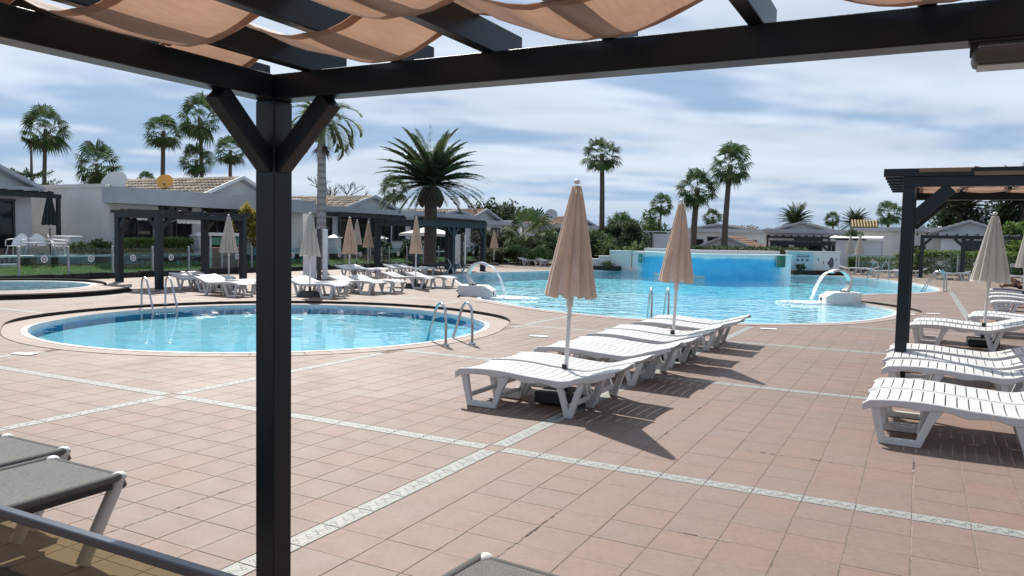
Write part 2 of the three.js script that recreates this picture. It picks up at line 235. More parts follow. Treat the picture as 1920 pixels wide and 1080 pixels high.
function clipTile(pts, hole) {                              // cut a tile along the edge of the coping
  const n = hole.l.length, a = hole.l[(hole.i + n - 1) % n], b = hole.l[(hole.i + 1) % n], s = Math.sign(area(hole.l)), t = b.clone().sub(a), N = XZ(t.y * s, -t.x * s).normalize(), P = hole.l[hole.i], f = p => (p[0] - P.x) * N.x + (p[1] - P.y) * N.y - 0.006, out = [];
  for (let i = 0; i < pts.length; i++) { const p = pts[i], q = pts[(i + 1) % pts.length], fp = f(p), fq = f(q); if (fp >= 0) out.push(p); if (fp * fq < 0) { const k = fp / (fp - fq); out.push([lerp(p[0], q[0], k), lerp(p[1], q[1], k)]); } }
  return out;
}
for (let cx = 0; cx + 1 < bandX.length; cx++) for (let cz = 0; cz + 1 < bandZ.length; cz++) {
  const x0 = bandX[cx] + bw, x1 = bandX[cx + 1] - bw, z0 = bandZ[cz] - bw, z1 = bandZ[cz + 1] + bw, sx = (x1 - x0) / 12, sz = (z0 - z1) / 12, w = sx - 0.0065, d = sz - 0.005;
  for (let i = 0; i < 12; i++) for (let j = 0; j < 12; j++) {
    const x = x0 + (i + 0.5) * sx, z = z0 - (j + 0.5) * sz, r = tileRand(), r2 = tileRand();
    if (x < -23.9 || x > 15.8 || !nearBy(x, z)) continue;
    const dist = Math.hypot(x, z) + (inView(x, z) ? 0 : 200), broad = fbm(x * 0.5 + 20, z * 0.5 + 20, 88, 3), ci = clamp(Math.floor(broad * 4 + r * 3.2 - 0.4), 0, 5), lift = 0.002 + (r2 - 0.5) * 0.0008;
    const hole = nearestHole(x, z);
    if (hole.d > 0.34) { if (inside(hole.l, x, z)) continue; near.push({ x, z, w, d, ci, lift, dist, hole: null }); }
    else near.push({ x, z, w, d, ci, lift, dist: dist + 100, hole });
  }
}
near.sort((a, b) => a.dist - b.dist);
const tileGeos = {};
near.forEach((t, k) => {
  if (k < 300) {
    const key = t.w.toFixed(3) + t.d.toFixed(3), g = tileGeos[key] ??= tileGeo(t.w, t.d);
    const m = part(k ? `tile_${String(k).padStart(3, '0')}` : 'tile', g, tileMats[t.ci], terrace); m.position.set(t.x, t.lift - 0.002, t.z);
    const s = ((k * 7) % 4) * Math.PI / 2; if (Math.abs(t.w - t.d) < 0.012) m.rotation.y = s; else if (k % 2) m.rotation.y = Math.PI;
  } else {
    const a = t.w / 2, b = t.d / 2; let pts = [[t.x - a, t.z - b], [t.x - a, t.z + b], [t.x + a, t.z + b], [t.x + a, t.z - b]];
    if (t.hole) { pts = clipTile(pts, t.hole); if (pts.length < 3) return; }
    pushFar(pts, t.lift, tileColours[t.ci]);
  }
});
{
  const g = new THREE.BufferGeometry(); g.setAttribute('position', new THREE.Float32BufferAttribute(farPos, 3)); g.setAttribute('normal', new THREE.Float32BufferAttribute(farNor, 3)); g.setAttribute('uv', new THREE.Float32BufferAttribute(farUv, 2)); g.setAttribute('color', new THREE.Float32BufferAttribute(farCol, 3));
  part('tile_field', g, tileVC, terrace).userData.kind = 'stuff';
}
// border strips: one patterned stone to each tile's length, a plain square at each crossing
const stoneX = {}, stones = [];
for (const bz of bandZ) for (let c = 0; c + 1 < bandX.length; c++) { const s = (bandX[c + 1] - bandX[c] - 2 * bw) / 12; for (let i = 0; i < 12; i++) stones.push([bandX[c] + bw + (i + 0.5) * s, bz, s - 0.006, 0]); }
for (const bx_ of bandX) for (let c = 0; c + 1 < bandZ.length; c++) { const s = (bandZ[c] - bandZ[c + 1] - 2 * bw) / 12; for (let i = 0; i < 12; i++) stones.push([bx_, bandZ[c] - bw - (i + 0.5) * s, s - 0.006, 1]); }
let bn = 0; const stoneRest = [];
stones.map(s => ({ s, d: Math.hypot(s[0], s[1]) + (inView(s[0], s[1]) ? 0 : 200) })).sort((a, b) => a.d - b.d).forEach(({ s: [x, z, L, turn] }) => {
  if (x < -23.9 || !nearBy(x, z)) return; const h = nearestHole(x, z); if (h.d < 0.2 || inside(h.l, x, z)) return;
  const g = stoneX[L.toFixed(3)] ??= (() => { const q = tileGeo(L, 0.136, 0.0035, 0.002), u = q.attributes.uv, p = q.attributes.position; for (let i = 0; i < p.count; i++) u.setXY(i, p.getX(i) / L + 0.5, clamp(p.getZ(i) / 0.136 + 0.5, 0.02, 0.98)); return q; })();
  if (bn < 260) { const m = part(bn ? `border_stone_${String(bn).padStart(3, '0')}` : 'border_stone', g, M.border, terrace); m.position.set(x, 0, z); m.rotation.y = turn * Math.PI / 2; bn++; }
  else { const c = g.clone(); if (turn) c.rotateY(Math.PI / 2); c.translate(x, 0, z); stoneRest.push(c); }
});
if (stoneRest.length) part('border_stones_beyond', mergeGeometries(stoneRest), M.border, terrace).userData.kind = 'stuff';
const crossGeo = tileGeo(0.14, 0.14); let cn = 0;
for (const x of bandX) for (const z of bandZ) { if (!nearBy(x, z) || x < -23.9 || Math.hypot(x, z) > 34) continue; const h = nearestHole(x, z); if (h.d < 0.2 || inside(h.l, x, z)) continue; const m = part(cn++ ? `crossing_tile_${String(cn).padStart(3, '0')}` : 'crossing_tile', crossGeo, tileMats[cn % 6], terrace); m.position.set(x, 0, z); }

// crumbled light mortar showing along some joints
{
  const rr = rng(19), pale = std({ color: lin(0.52, 0.46, 0.39), map: grainMap(59, 0.4, 0.3, 3), roughness: 1 }), dark = std({ color: lin(0.07, 0.055, 0.045), roughness: 1 }); let n = 0;
  for (const [x0, z0, x1, z1] of [[-1.86, -8.0, -1.86, -6.2], [-1.86, -4.3, -1.86, -3.5], [0.03, -7.1, 0.03, -6.3], [-3.843, -3.7, -3.843, -2.65], [-1.22, -6.292, -0.52, -6.292], [-1.22, -4.2925, -0.9, -4.2925]]) {
    const L = Math.hypot(x1 - x0, z1 - z0); let d = 0;
    while (d < L) { const l = 0.02 + 0.06 * rr(), f = (d + l / 2) / L, m = part(n++ ? `mortar_crumb_${String(n).padStart(3, '0')}` : 'mortar_crumb', crumb(), rr() < 0.3 ? dark : pale, terrace); m.position.set(lerp(x0, x1, f) + (rr() - 0.5) * 0.006, 0.0014, lerp(z0, z1, f)); m.scale.set(l / 0.05, 1, 0.7 + 0.8 * rr()); m.rotation.y = Math.atan2(-(z1 - z0), x1 - x0) + (rr() - 0.5) * 0.1; d += l + 0.015 + 0.05 * rr(); }
  }
}
function crumb() { return crumb.g ??= bx(0.05, 0.005, 0.011); }
// coping rings, basins and water
function poolStructure(name, label, inner, lip, outer, dip, waterY, floorY, wallMat, floorMat, stonesN) {
  const g = new THREE.Group(); g.name = name; g.userData = { kind: 'structure', label }; scene.add(g);
  const n = inner.length, lipTop = i => dip(i) * 0.55 + 0.012;
  part('coping_bed', ribbon(lip, outer, i => dip(i) * 0.8 - 0.006, i => dip(i) - 0.006), M.mortar, g);
  // coping stones, each cut from the ring
  const per = n / stonesN; let rr = rng(91);
  for (let s = 0; s < stonesN; s++) {
    const i0 = Math.round(s * per), i1 = Math.round((s + 1) * per), pos = [], uv = [], idx = [], gap = 0.012; let L = 0;
    for (let i = i0; i <= i1; i++) {
      const k = i % n, a = lip[k].clone(), b = outer[k].clone(), nx = lip[(k + 1) % n].clone().sub(lip[(k + n - 1) % n]).normalize();
      const sh = i === i0 ? gap / 2 : i === i1 ? -gap / 2 : 0; a.addScaledVector(nx, sh); b.addScaledVector(nx, sh);
      const d = b.clone().sub(a).normalize(); b.addScaledVector(d, -0.006);
      if (i > i0) L += a.distanceTo(lip[(i - 1) % n]);
      const ya = dip(k) * 0.8 + 0.007, yb = dip(k) + 0.007; pos.push(a.x, ya, a.y, b.x, yb, b.y); uv.push(a.x, a.y, b.x, b.y);
    }
    const m = pos.length / 6; for (let i = 0; i + 1 < m; i++) idx.push(2 * i, 2 * i + 1, 2 * i + 2, 2 * i + 1, 2 * i + 3, 2 * i + 2);
    const base = pos.length / 3; for (let i = 0; i < base; i++) { pos.push(pos[3 * i], pos[3 * i + 1] - 0.012, pos[3 * i + 2]); uv.push(uv[2 * i], uv[2 * i + 1] + 0.01); }
    for (const [a, b] of [[0, 1], [2 * m - 1, 2 * m - 2]]) idx.push(a, a + base, b, b, a + base, b + base);
    for (let i = 0; i + 1 < m; i++) for (const o of [0, 1]) { const p = 2 * i + o, q = p + 2; idx.push(p, q, p + base, q, q + base, p + base); }
    part(s ? `coping_stone_${String(s).padStart(3, '0')}` : 'coping_stone', poly(pos, idx, uv), s % 5 === 3 ? M.copingB : M.coping, g);
  }
  part('step_riser', ribbon(grow(outer, -0.003), grow(outer, -0.003), i => dip(i) - 0.012, 0.004), M.darkRiser, g);
  part('overflow_lip', [ribbon(inner, lip, lipTop, i => dip(i) * 0.8 + 0.012), ribbon(inner, inner, waterY - 0.03, lipTop)], M.lip, g);
  part('basin_wall', ribbon(inner, inner, floorY, waterY - 0.03), wallMat, g);
  part('basin_floor', sheet(inner.slice(), [], floorY), floorMat, g);
  return g;
}
M.copingB = std({ ...M.coping, color: lin(0.38, 0.30, 0.26), map: tileGrain, bumpMap: tileBump, bumpScale: 0.001, roughness: 0.7 });
poolStructure('round_pool', 'round tiled pool basin with pale coping ring', roundIn, roundLip, roundOut, roundDip, -0.075, -0.23, M.poolWall, M.poolFloor, 72);
const roundWater = struct('pool_water', sheet(grow(roundIn, -0.002), [], -0.075), M.waterCalm);
tag(roundWater, 'still turquoise water of the round pool', null, null, 'structure');
const mainPool = poolStructure('lagoon_pool', 'large curving lagoon pool basin with pale coping', mainIn, mainLip, mainOut, mainDip, -0.07, -0.42, M.poolMain, M.poolMain, 150);
// the shallow beach steps at the near end of the lagoon
{
  const lobe = (r, y, k) => { const l = circleLoop(-5.35, -20.7, r, 60); return l; };
  [[4.62, -0.12], [3.9, -0.18], [3.1, -0.25]].forEach(([r, y], k) => { const l = mainIn.filter(p => p.y > -25.2); const c = XZ(-5.6, -20.8), f = r / 4.9; const loop = l.map(p => c.clone().add(p.clone().sub(c).multiplyScalar(k ? f : 0.998))); part('beach_step', [sheet(loop, [], y), ribbon(loop, loop, y, y - 0.07)], M.poolPale, mainPool); });
}
tag(struct('pool_water', sheet(grow(mainIn, -0.002), [], -0.07), M.waterMain), 'rippled turquoise water of the lagoon pool', null, null, 'structure');

// raised round whirlpool
{
  const g = new THREE.Group(); g.name = 'whirlpool_tub'; g.userData = { kind: 'structure', label: 'raised round whirlpool tub with pale rim and dark skirt' }; scene.add(g);
  const top = 0.135, mid = circleLoop(tubC.x, tubC.z, 2.55, 96), far = circleLoop(tubC.x, tubC.z, 2.1, 96), skirt = circleLoop(tubC.x, tubC.z, 2.88, 96);
  part('skirt', ribbon(skirt, skirt, -0.01, top - 0.03), M.darkRiser, g);
  part('rim', [ribbon(tubOut, tubOut, top - 0.032, top), ribbon(skirt, tubOut, top - 0.032, top - 0.032), ribbon(far, tubOut, top, top)], M.coping, g);
  part('inner_lip', [ribbon(tubIn, far, top + 0.01, top + 0.012), ribbon(far, far, top - 0.01, top + 0.012), ribbon(tubIn, tubIn, -0.6, top + 0.01)], M.lip, g);
  part('back_step', ribbon(mid, far, i => { const a = i / 96 * 2 * Math.PI; return top + 0.06 * sstep(0.1, 0.5, -(Math.cos(a) * 0.7 + Math.sin(a) * 0.71) * -1 - 0.2) * 0 + 0.004; }, top + 0.004), M.copingB, g);
  part('basin_floor', sheet(tubIn.slice(), [], -0.6), M.poolPale, g);
  const kerb = [], a0 = 2.55, a1 = 5.35; for (let i = 0; i <= 40; i++) { const a = lerp(a0, a1, i / 40); kerb.push(V(tubC.x + 2.3 * Math.cos(a), top + 0.035, tubC.z + 2.3 * Math.sin(a))); }
  part('back_kerb', new THREE.TubeGeometry(new THREE.CatmullRomCurve3(kerb), 60, 0.035, 6), M.darkRiser, g);
  tag(struct('pool_water', sheet(tubIn.slice(), [], top - 0.02), M.waterMain), 'bubbling pale water in the raised whirlpool', null, null, 'structure');
}
// lawn strip, kerb, raised garden on the left, garden ground at the back
struct('lawn', uvm(new THREE.BoxGeometry(1.9, 0.3, 52).rotateZ(-0.17).translate(-25.15, 0.1, -28)), M.lawn);
struct('garden_terrain', [bx(90, 1.0, 90, -71.2, 0.12, -35)], M.soil);
{
  const w = thing('retaining_wall', 'dark stone retaining wall behind the lawn strip', 'wall', [-26.2, 0, -30]);
  part('wall_body', bx(0.3, 0.72, 70, 0, 0.3, 0), M.stoneDark, w); part('cap', bx(0.4, 0.06, 70, 0, 0.69, 0), M.renderGrey, w);
  const k = thing('planting_kerb', 'low dark brick kerb along the edge of the lawn', 'kerb', [-24.15, 0, -30]);
  const r = rng(7); for (let i = 0; i < 56; i++) { const m = part('kerb_stone', KS(), i % 3 ? M.stoneDark : M.darkRiser, k); m.position.set(0, 0, 19 - i * 0.62); m.scale.y = 0.85 + 0.3 * r(); }
}
function KS() { return KS.g ??= rbx(0.22, 0.3, 0.6, 0, 0.05, 0, 0.015); }

// ---------------------------------------------------------------- pergolas with woven shade sails
// rafters run along z ('z') or x ('x') on top of the beams; sails are woven over and under them
function pergola(name, label, o) {
  const t = thing(name, label, 'pergola', [0, 0, 0], 0, o.group), { x0, x1, z0, z1, beamY, beamH, w, plain } = o, mat = plain ? M.timberPlain : M.timber, by = beamY + beamH / 2, h = w / 2, B = plain ? bx : rbx;
  for (const [x, z] of o.posts) { const p = part('post', B(w, beamY, w, x, beamY / 2, z), mat, t); if (o.foot) part('post_shoe', B(w + 0.03, 0.02, w + 0.03, x, 0.016, z), M.alu, p); }
  const xs = [x0, x1], zs = [z0, z1];
  for (const z of o.beamsZ ?? zs) part('beam', B(x1 - x0 + w, beamH, w - 0.004, (x0 + x1) / 2, by, z), mat, t);
  for (const x of o.beamsX ?? xs) part('beam', B(w - 0.004, beamH - 0.004, Math.abs(z1 - z0) - w - 0.004, x, by, (z0 + z1) / 2), mat, t);
  for (const [x, z, dx, dz] of o.braces ?? []) { const k = o.braceL ?? 0.42; part('brace', beamBetween(V(x + dx * h * 0.6, beamY - k, z + dz * h * 0.6), V(x + dx * (k + h * 0.6), beamY - 0.01, z + dz * (k + h * 0.6)), w * 0.72, w * (o.braceW ?? 0.72)), mat, t); }
  const rw = o.rw ?? 0.06, rh = o.rh ?? 0.125, ry = beamY + beamH + rh / 2 + 0.001, along = o.rafters;
  for (const r of o.at) {
    const [a, b] = o.span, L = Math.abs(b - a), c = (a + b) / 2;
    part('rafter', along === 'z' ? B(rw, rh, L, r, ry, c) : B(L, rh, rw, c, ry, r), mat, t);
  }
  (o.strips ?? []).forEach(([s0, s1], k) => {                 // sails, woven
    const n = 8, pos = [], uv = [], idx = [], at = o.at, cols = (at.length - 1) * n, top = ry + rh / 2 + 0.012, low = ry - rh / 2 - 0.014, rows = 5;
    for (let i = 0; i <= cols; i++) {
      const seg = Math.min(Math.floor(i / n), at.length - 2), f = i / n - seg, r = lerp(at[seg], at[seg + 1], f), u0 = (seg + k + o.phase) % 2 === 0, a = u0 ? top : low, b = u0 ? low : top, y = lerp(a, b, sm(f)) - 0.02 * Math.sin(Math.PI * f);
      for (let j = 0; j <= rows; j++) { const s = lerp(s0, s1, j / rows) + 0.012 * Math.sin(i * 0.9 + k * 2) * (j / rows - 0.5), yy = y - 0.012 * Math.sin(Math.PI * j / rows) * (1 + Math.sin(i * 1.7 + k)); if (along === 'z') pos.push(r, yy, s); else pos.push(s, yy, r); uv.push(r, s); }
    }
    for (let i = 0; i < cols; i++) for (let j = 0; j < rows; j++) { const p = i * (rows + 1) + j, q = p + rows + 1; idx.push(p, q, p + 1, q, q + 1, p + 1); }
    const sail = part('shade_sail', poly(pos, idx, uv), M.sail, t);
    if (!plain) for (const j0 of [0, rows - 1]) { const hp = [], hi = [], hu = []; for (let i = 0; i <= cols; i++) for (const f of j0 ? [0.55, 1] : [0, 0.45]) { const a = (i * (rows + 1) + j0) * 3, b = a + 3; hp.push(lerp(pos[a], pos[b], f), lerp(pos[a + 1], pos[b + 1], f) + 0.003, lerp(pos[a + 2], pos[b + 2], f)); hu.push(i * 0.05, f); } for (let i = 0; i < cols; i++) hi.push(2 * i, 2 * i + 2, 2 * i + 1, 2 * i + 2, 2 * i + 3, 2 * i + 1); part('hem', poly(hp, hi, hu), M.sail, sail); }
    if (o.wrap) part('sail_end', bx(s1 - s0, rh * 0.5, 0.004, (s0 + s1) / 2, ry + (k % 2 ? -1 : 1) * rh * 0.25, at[0] + rw / 2 + 0.005), M.sail, sail);
  });
  return t;
}
const seq = (a, s, n) => Array.from({ length: n }, (_, i) => a + i * s);
pergola('pergola', 'near dark timber pergola with woven tan shade sails overhead', { x0: -2.603, x1: 3.647, z0: -2.647, z1: 1.648, beamY: 2.234, beamH: 0.1102, w: 0.1128, posts: [[-2.603, -2.647], [3.647, -2.647], [-2.603, 1.648], [3.647, 1.648]], braces: [[-2.603, -2.647, 1, 0], [-2.603, -2.647, 0, 1], [3.647, -2.647, -1, 0]], braceL: 0.29, rafters: 'z', at: [-2.846, -2.378, -1.905, -1.484, -0.9984, -0.5031, -0.01755, 0.4602, 0.937, 1.414, 1.891, 2.369, 2.847, 3.325, 3.802], span: [-2.846, 1.823], rw: 0.05216, rh: 0.1082, strips: [[-2.534, -2.083], [-2.047, -1.562], [-1.518, -1.041], [-0.9945, -0.5168], [-0.4778, 0], [0.04387, 0.5168], [0.5655, 1.043], [1.082, 1.56]], phase: 1, group: 'dark timber pergolas' });
pergola('pergola', 'dark timber pergola over the loungers at the right edge', { x0: -0.16, x1: 3.6, z0: -10.55, z1: -13.6, beamY: 2.352, beamH: 0.12, w: 0.13, posts: [[-0.16, -10.55], [3.6, -10.55], [-0.16, -13.6], [3.6, -13.6]], braces: [[-0.16, -10.55, 1, 0], [-0.16, -13.6, 1, 0]], braceL: 0.4, braceW: 1.15, rafters: 'x', at: seq(-10.5, -0.52, 7), span: [-0.44, 4.0], rw: 0.055, rh: 0.095, strips: seq(-0.06, 0.565, 7).map(a => [a, a + 0.53]), wrap: true, phase: 1, group: 'dark timber pergolas' });
pergola('pergola', 'small dark pergola between the whirlpool and the left lawn', { x0: -20.5, x1: -18.8, z0: -14.75, z1: -17.8, beamY: 1.99, beamH: 0.13, w: 0.17, posts: [[-20.5, -14.75], [-18.8, -14.75], [-20.5, -17.8], [-18.8, -17.8]], braces: [[-20.5, -14.75, 1, 0], [-18.8, -14.75, -1, 0], [-20.5, -17.8, 1, 0], [-18.8, -17.8, -1, 0], [-20.5, -14.75, 0, -1], [-18.8, -14.75, 0, -1]], braceL: 0.3, rafters: 'x', at: seq(-14.7, -0.44, 8), span: [-20.75, -18.5], rw: 0.06, rh: 0.09, strips: [[-20.6, -20.1], [-20.05, -19.5], [-19.45, -18.9]], phase: 0, plain: true, group: 'dark timber pergolas' });
pergola('pergola', 'small dark pergola behind the canary date palm', { x0: -20.6, x1: -18.6, z0: -27.0, z1: -32.6, beamY: 2.05, beamH: 0.16, w: 0.2, posts: [[-18.6, -27.0], [-18.6, -29.8], [-18.6, -32.6], [-20.6, -27.0], [-20.6, -32.6]], braces: [[-18.6, -29.8, 0, 1], [-18.6, -29.8, 0, -1], [-18.6, -32.6, 0, 1]], braceL: 0.4, rafters: 'z', at: seq(-20.6, 0.4, 6), span: [-26.7, -32.9], rw: 0.06, rh: 0.09, plain: true, group: 'dark timber pergolas' });
pergola('pergola', 'dark pergola standing by the hedge beyond the lagoon', { x0: 0.05, x1: 5.0, z0: -45.8, z1: -48.6, beamY: 2.08, beamH: 0.14, w: 0.19, posts: [[0.05, -45.8], [1.9, -45.8], [5, -45.8], [0.05, -48.6], [5, -48.6]], braces: [[0.05, -45.8, 1, 0], [1.9, -45.8, -1, 0], [1.9, -45.8, 1, 0]], braceL: 0.36, rafters: 'z', at: seq(-0.2, 0.45, 13), span: [-45.5, -48.9], rw: 0.06, rh: 0.1, plain: true, group: 'dark timber pergolas' });
pergola('pergola', 'far dark pergola behind the mural wall', { x0: -8.6, x1: -5.1, z0: -53.0, z1: -55.5, beamY: 1.55, beamH: 0.16, w: 0.2, posts: [[-8.6, -53], [-5.1, -53], [-8.6, -55.5], [-5.1, -55.5]], braces: [[-8.6, -53, 1, 0], [-5.1, -53, -1, 0]], braceL: 0.36, rafters: 'z', at: seq(-8.7, 0.46, 9), span: [-52.7, -55.8], rw: 0.07, rh: 0.12, plain: true, group: 'dark timber pergolas' });

// flood lamp under the near beam
{
  const t = thing('flood_lamp', 'grey flood lamp hanging under the near pergola beam', 'lamp', [0.177, 2.186, -2.62]);
  part('housing', rbx(0.15, 0.05, 0.12, 0.0, -0.0, 0, 0.02), std({ color: lin(0.10, 0.10, 0.10), roughness: 0.5 }), t);
  part('bracket', [rbx(0.02, 0.05, 0.03, -0.07, 0.03, 0, 0.004), rbx(0.02, 0.05, 0.03, 0.07, 0.03, 0, 0.004), rbx(0.17, 0.012, 0.05, 0, 0.046, 0, 0.004)], M.black, t);
  part('lens', bx(0.12, 0.004, 0.09, 0, -0.0265, 0), std({ color: lin(0.2, 0.2, 0.2), roughness: 0.2 }), t);
}

// ---------------------------------------------------------------- white plastic loungers
// local axes: foot end at x = 0, head end at x = 1.63, width along z
const bedY = x => x < 1.12 ? 0.345 + 0.024 * Math.sin(clamp(x / 0.75, 0, 1) * Math.PI) - 0.018 * sstep(0.7, 1.12, x) - 0.03 * (1 - sstep(0, 0.06, x)) : 0.327 + 0.27 * (x - 1.12) * (0.55 + 0.45 * sstep(1.12, 1.4, x)) ;
function railShape() {
  const s = new THREE.Shape(), N = 30; s.moveTo(0, bedY(0) - 0.02); for (let i = 0; i <= N; i++) { const x = 1.63 * i / N; s.lineTo(x, bedY(x)); } for (let i = N; i >= 0; i--) { const x = 1.63 * i / N; s.lineTo(x, bedY(x) - 0.05 - 0.012 * Math.sin(i)); } return s;
}
const ext = (s, d) => { const g = new THREE.ExtrudeGeometry(s, { depth: d, bevelEnabled: true, bevelSize: 0.005, bevelThickness: 0.005, bevelSegments: 1, curveSegments: 6 }); g.translate(0, 0, -d / 2); return g; };
const polyShape = l => new THREE.Shape(l.map(([x, y]) => XZ(x, y)));
const frameLeg = (() => { const s = polyShape([[0.055, 0.35], [0.085, 0.2], [0.135, 0], [0.44, 0], [0.52, 0.2], [0.60, 0.33]]); s.holes.push(new THREE.Path([[0.125, 0.315], [0.17, 0.045], [0.41, 0.045], [0.505, 0.315]].map(([x, y]) => XZ(x, y)))); return s; })();
const veeLeg = (() => { const s = polyShape([[1.07, 0.31], [1.17, 0.0], [1.235, 0.0], [1.36, 0.36]]); s.holes.push(new THREE.Path([[1.125, 0.295], [1.2, 0.06], [1.295, 0.315]].map(([x, y]) => XZ(x, y)))); return s; })();
function slatGeo(x0, x1, width) {                            // one curved slat, dished across its width
  const n = 6, pos = [], idx = []; for (let i = 0; i <= n; i++) { const z = (i / n - 0.5) * width, dish = -0.014 * Math.cos(Math.PI * (i / n - 0.5)); for (const [x, dy] of [[x0, 0], [x1, 0], [x1, -0.014], [x0, -0.014]]) pos.push(x, bedY(x) + 0.006 + dish + dy, z); }
  for (let i = 0; i < n; i++) for (let k = 0; k < 4; k++) { const a = i * 4 + k, b = i * 4 + (k + 1) % 4; idx.push(a, a + 4, b, b, a + 4, b + 4); } idx.push(0, 1, 2, 0, 2, 3, n * 4, n * 4 + 2, n * 4 + 1, n * 4, n * 4 + 3, n * 4 + 2);
  const g = poly(pos, idx).toNonIndexed(); g.computeVertexNormals(); return uvm(g);
}
const LW = 0.6;
const loungerGeo = { bar: rbx(0.03, 0.045, LW - 0.1, 0, 0.1, 0), rail: ext(railShape(), 0.035), frame: ext(frameLeg, 0.035), vee: ext(veeLeg, 0.035), slats: Array.from({ length: 19 }, (_, i) => slatGeo(0.012 + i * 0.0852, 0.012 + i * 0.0852 + 0.0745, LW - 0.03)) };
for (const k of ['rail', 'frame', 'vee']) uvm(loungerGeo[k]);
function buildLounger(label, group) {
  const t = thing('sun_lounger', label, 'sun lounger', [0, 0, 0], 0, group), z = LW / 2 - 0.018;
  for (const s of [-1, 1]) { part('side_rail', loungerGeo.rail, M.plastic, t).position.z = s * z; part('leg', loungerGeo.frame, M.plastic, t).position.z = s * (z - 0.01); part('leg', loungerGeo.vee, M.plastic, t).position.z = s * (z - 0.01); }
  loungerGeo.slats.forEach(g => part('slat', g, M.plastic, t));
  for (const x of [0.15, 0.43, 1.2]) { const c = part('cross_bar', loungerGeo.bar, M.plastic, t); c.position.x = x; }
  return t;
}
const simpleBed = mergeGeometries([...loungerGeo.slats.map(norm), ...[-1, 1].map(s => norm(loungerGeo.rail.clone().translate(0, 0, s * (LW / 2 - 0.018))))]);
let l0 = null, s0 = null;
function lounger(x, z, turn, label, group) { if (!l0) { l0 = buildLounger(label, group); l0.position.set(x, 0.008, z); l0.rotation.y = turn; return l0; } return dup(l0, [x, 0.008, z], turn, label, group); }
function farLounger(x, z, turn, label, group, y = 0.008) { if (!s0) { s0 = thing('sun_lounger', label, 'sun lounger', [x, y, z], turn, group); part('bed', simpleBed, M.plastic, s0); for (const s of [-1, 1]) for (const g of [loungerGeo.frame, loungerGeo.vee]) part('leg', g, M.plastic, s0).position.z = s * (LW / 2 - 0.028); return s0; } return dup(s0, [x, y, z], turn, label, group); }
const centre = 'white loungers set in pairs in the middle of the terrace';
lounger(-4.0, -6.80, 0.012, 'white plastic lounger nearest the camera in the centre row', centre);
lounger(-4.02, -7.52, -0.022, 'white lounger just behind the nearest umbrella pole, second in the centre row', centre);
lounger(-4.03, -8.62, 0.03, 'third white lounger back in the centre row', centre);
lounger(-4.0, -9.26, -0.012, 'fourth white lounger back in the centre row', centre);
lounger(-4.02, -10.22, -0.035, 'fifth white lounger back, in front of the farther beige umbrella', centre);
lounger(-4.06, -10.92, 0.02, 'sixth white lounger back, behind the farther beige umbrella pole', centre);
lounger(-4.0, -12.05, 0.0, 'second farthest white lounger of the centre row', centre);
lounger(-4.04, -12.80, 0.02, 'farthest white lounger of the centre row, nearest the lagoon', centre);
const rightG = 'white loungers along the right side';
lounger(-0.36, -7.42, -0.03, 'white lounger at the lower right, nearest of the right side', rightG);
lounger(-0.35, -8.06, -0.03, 'white lounger second from the front on the right side', rightG);
lounger(-0.30, -9.52, -0.03, 'white lounger in front of the right pergola post, nearest of three', rightG);
lounger(-0.32, -10.26, -0.02, 'middle white lounger of the three at the right pergola post', rightG);
lounger(-0.31, -11.12, -0.02, 'white lounger farthest of the three at the right pergola post', rightG);
lounger(-0.12, -14.68, -0.03, 'white lounger in front of the umbrella at the right', rightG);
lounger(-0.06, -15.5, -0.03, 'white lounger just behind the umbrella at the right', rightG);
lounger(0.85, -17.2, -0.03, 'white lounger at the right edge behind the umbrella pair', rightG);
lounger(0.95, -17.95, -0.03, 'white lounger at the right edge, second behind the umbrella pair', rightG);
farLounger(1.56, -22.2, -0.03, 'nearest of the white loungers stacked behind one another at the far right', rightG);
farLounger(1.66, -24.3, -0.03, 'second of the white loungers lined up at the far right', rightG);
farLounger(1.72, -26.0, -0.03, 'third of the white loungers lined up at the far right', rightG);
farLounger(1.9, -28.2, -0.03, 'far right white lounger with the sunbather on it', rightG);
const leftG = 'white loungers on the far side of the round pool';
[[-17.4, -15.9, 'left of the pergola post, farther'], [-16.9, -15.15, 'left of the small pergola umbrella'], [-15.7, -15.15, 'at the umbrella by the small pergola'], [-15.05, -14.4, 'nearest the round pool steps on the far side'], [-13.55, -16.35, 'behind the pale umbrella by the post'], [-13.05, -15.65, 'before the pale umbrella by the post'], [-13.15, -17.35, 'nearer of the middle pair'], [-12.95, -18.05, 'farther of the middle pair'], [-13.45, -20.3, 'left of the thin umbrella by the lagoon'], [-13.1, -21.0, 'right of the thin umbrella by the lagoon'], [-18.0, -23.4, 'in the rear left row, first'], [-18.1, -24.2, 'in the rear left row, second'], [-17.5, -25.7, 'before the date palm, nearer'], [-17.5, -26.5, 'before the date palm, farther']].forEach(([x, z, d], i) => farLounger(x, z, Math.PI + (i % 3 - 1) * 0.03, 'white lounger past the round pool, ' + d, leftG));
const backG = 'white loungers in the back row behind the lagoon';
[[-19.5, -41.5], [-18.9, -42.6], [-18.2, -43.8]].forEach(([x, z], i) => farLounger(x, z, Math.PI, ['left', 'middle', 'right'][i] + ' one of three tiny loungers behind the left end of the lagoon', backG));
[[-3.6, -47.2], [-2.4, -47.4], [-1.3, -46.6], [-0.9, -44.6], [0.6, -44.6], [2.3, -44.4], [3.2, -43.8]].forEach(([x, z], i) => farLounger(x, z, (i % 2) * Math.PI, ['first', 'second', 'third', 'fourth', 'fifth', 'sixth', 'seventh'][i] + ' white lounger from the left in the row behind the lagoon', backG));

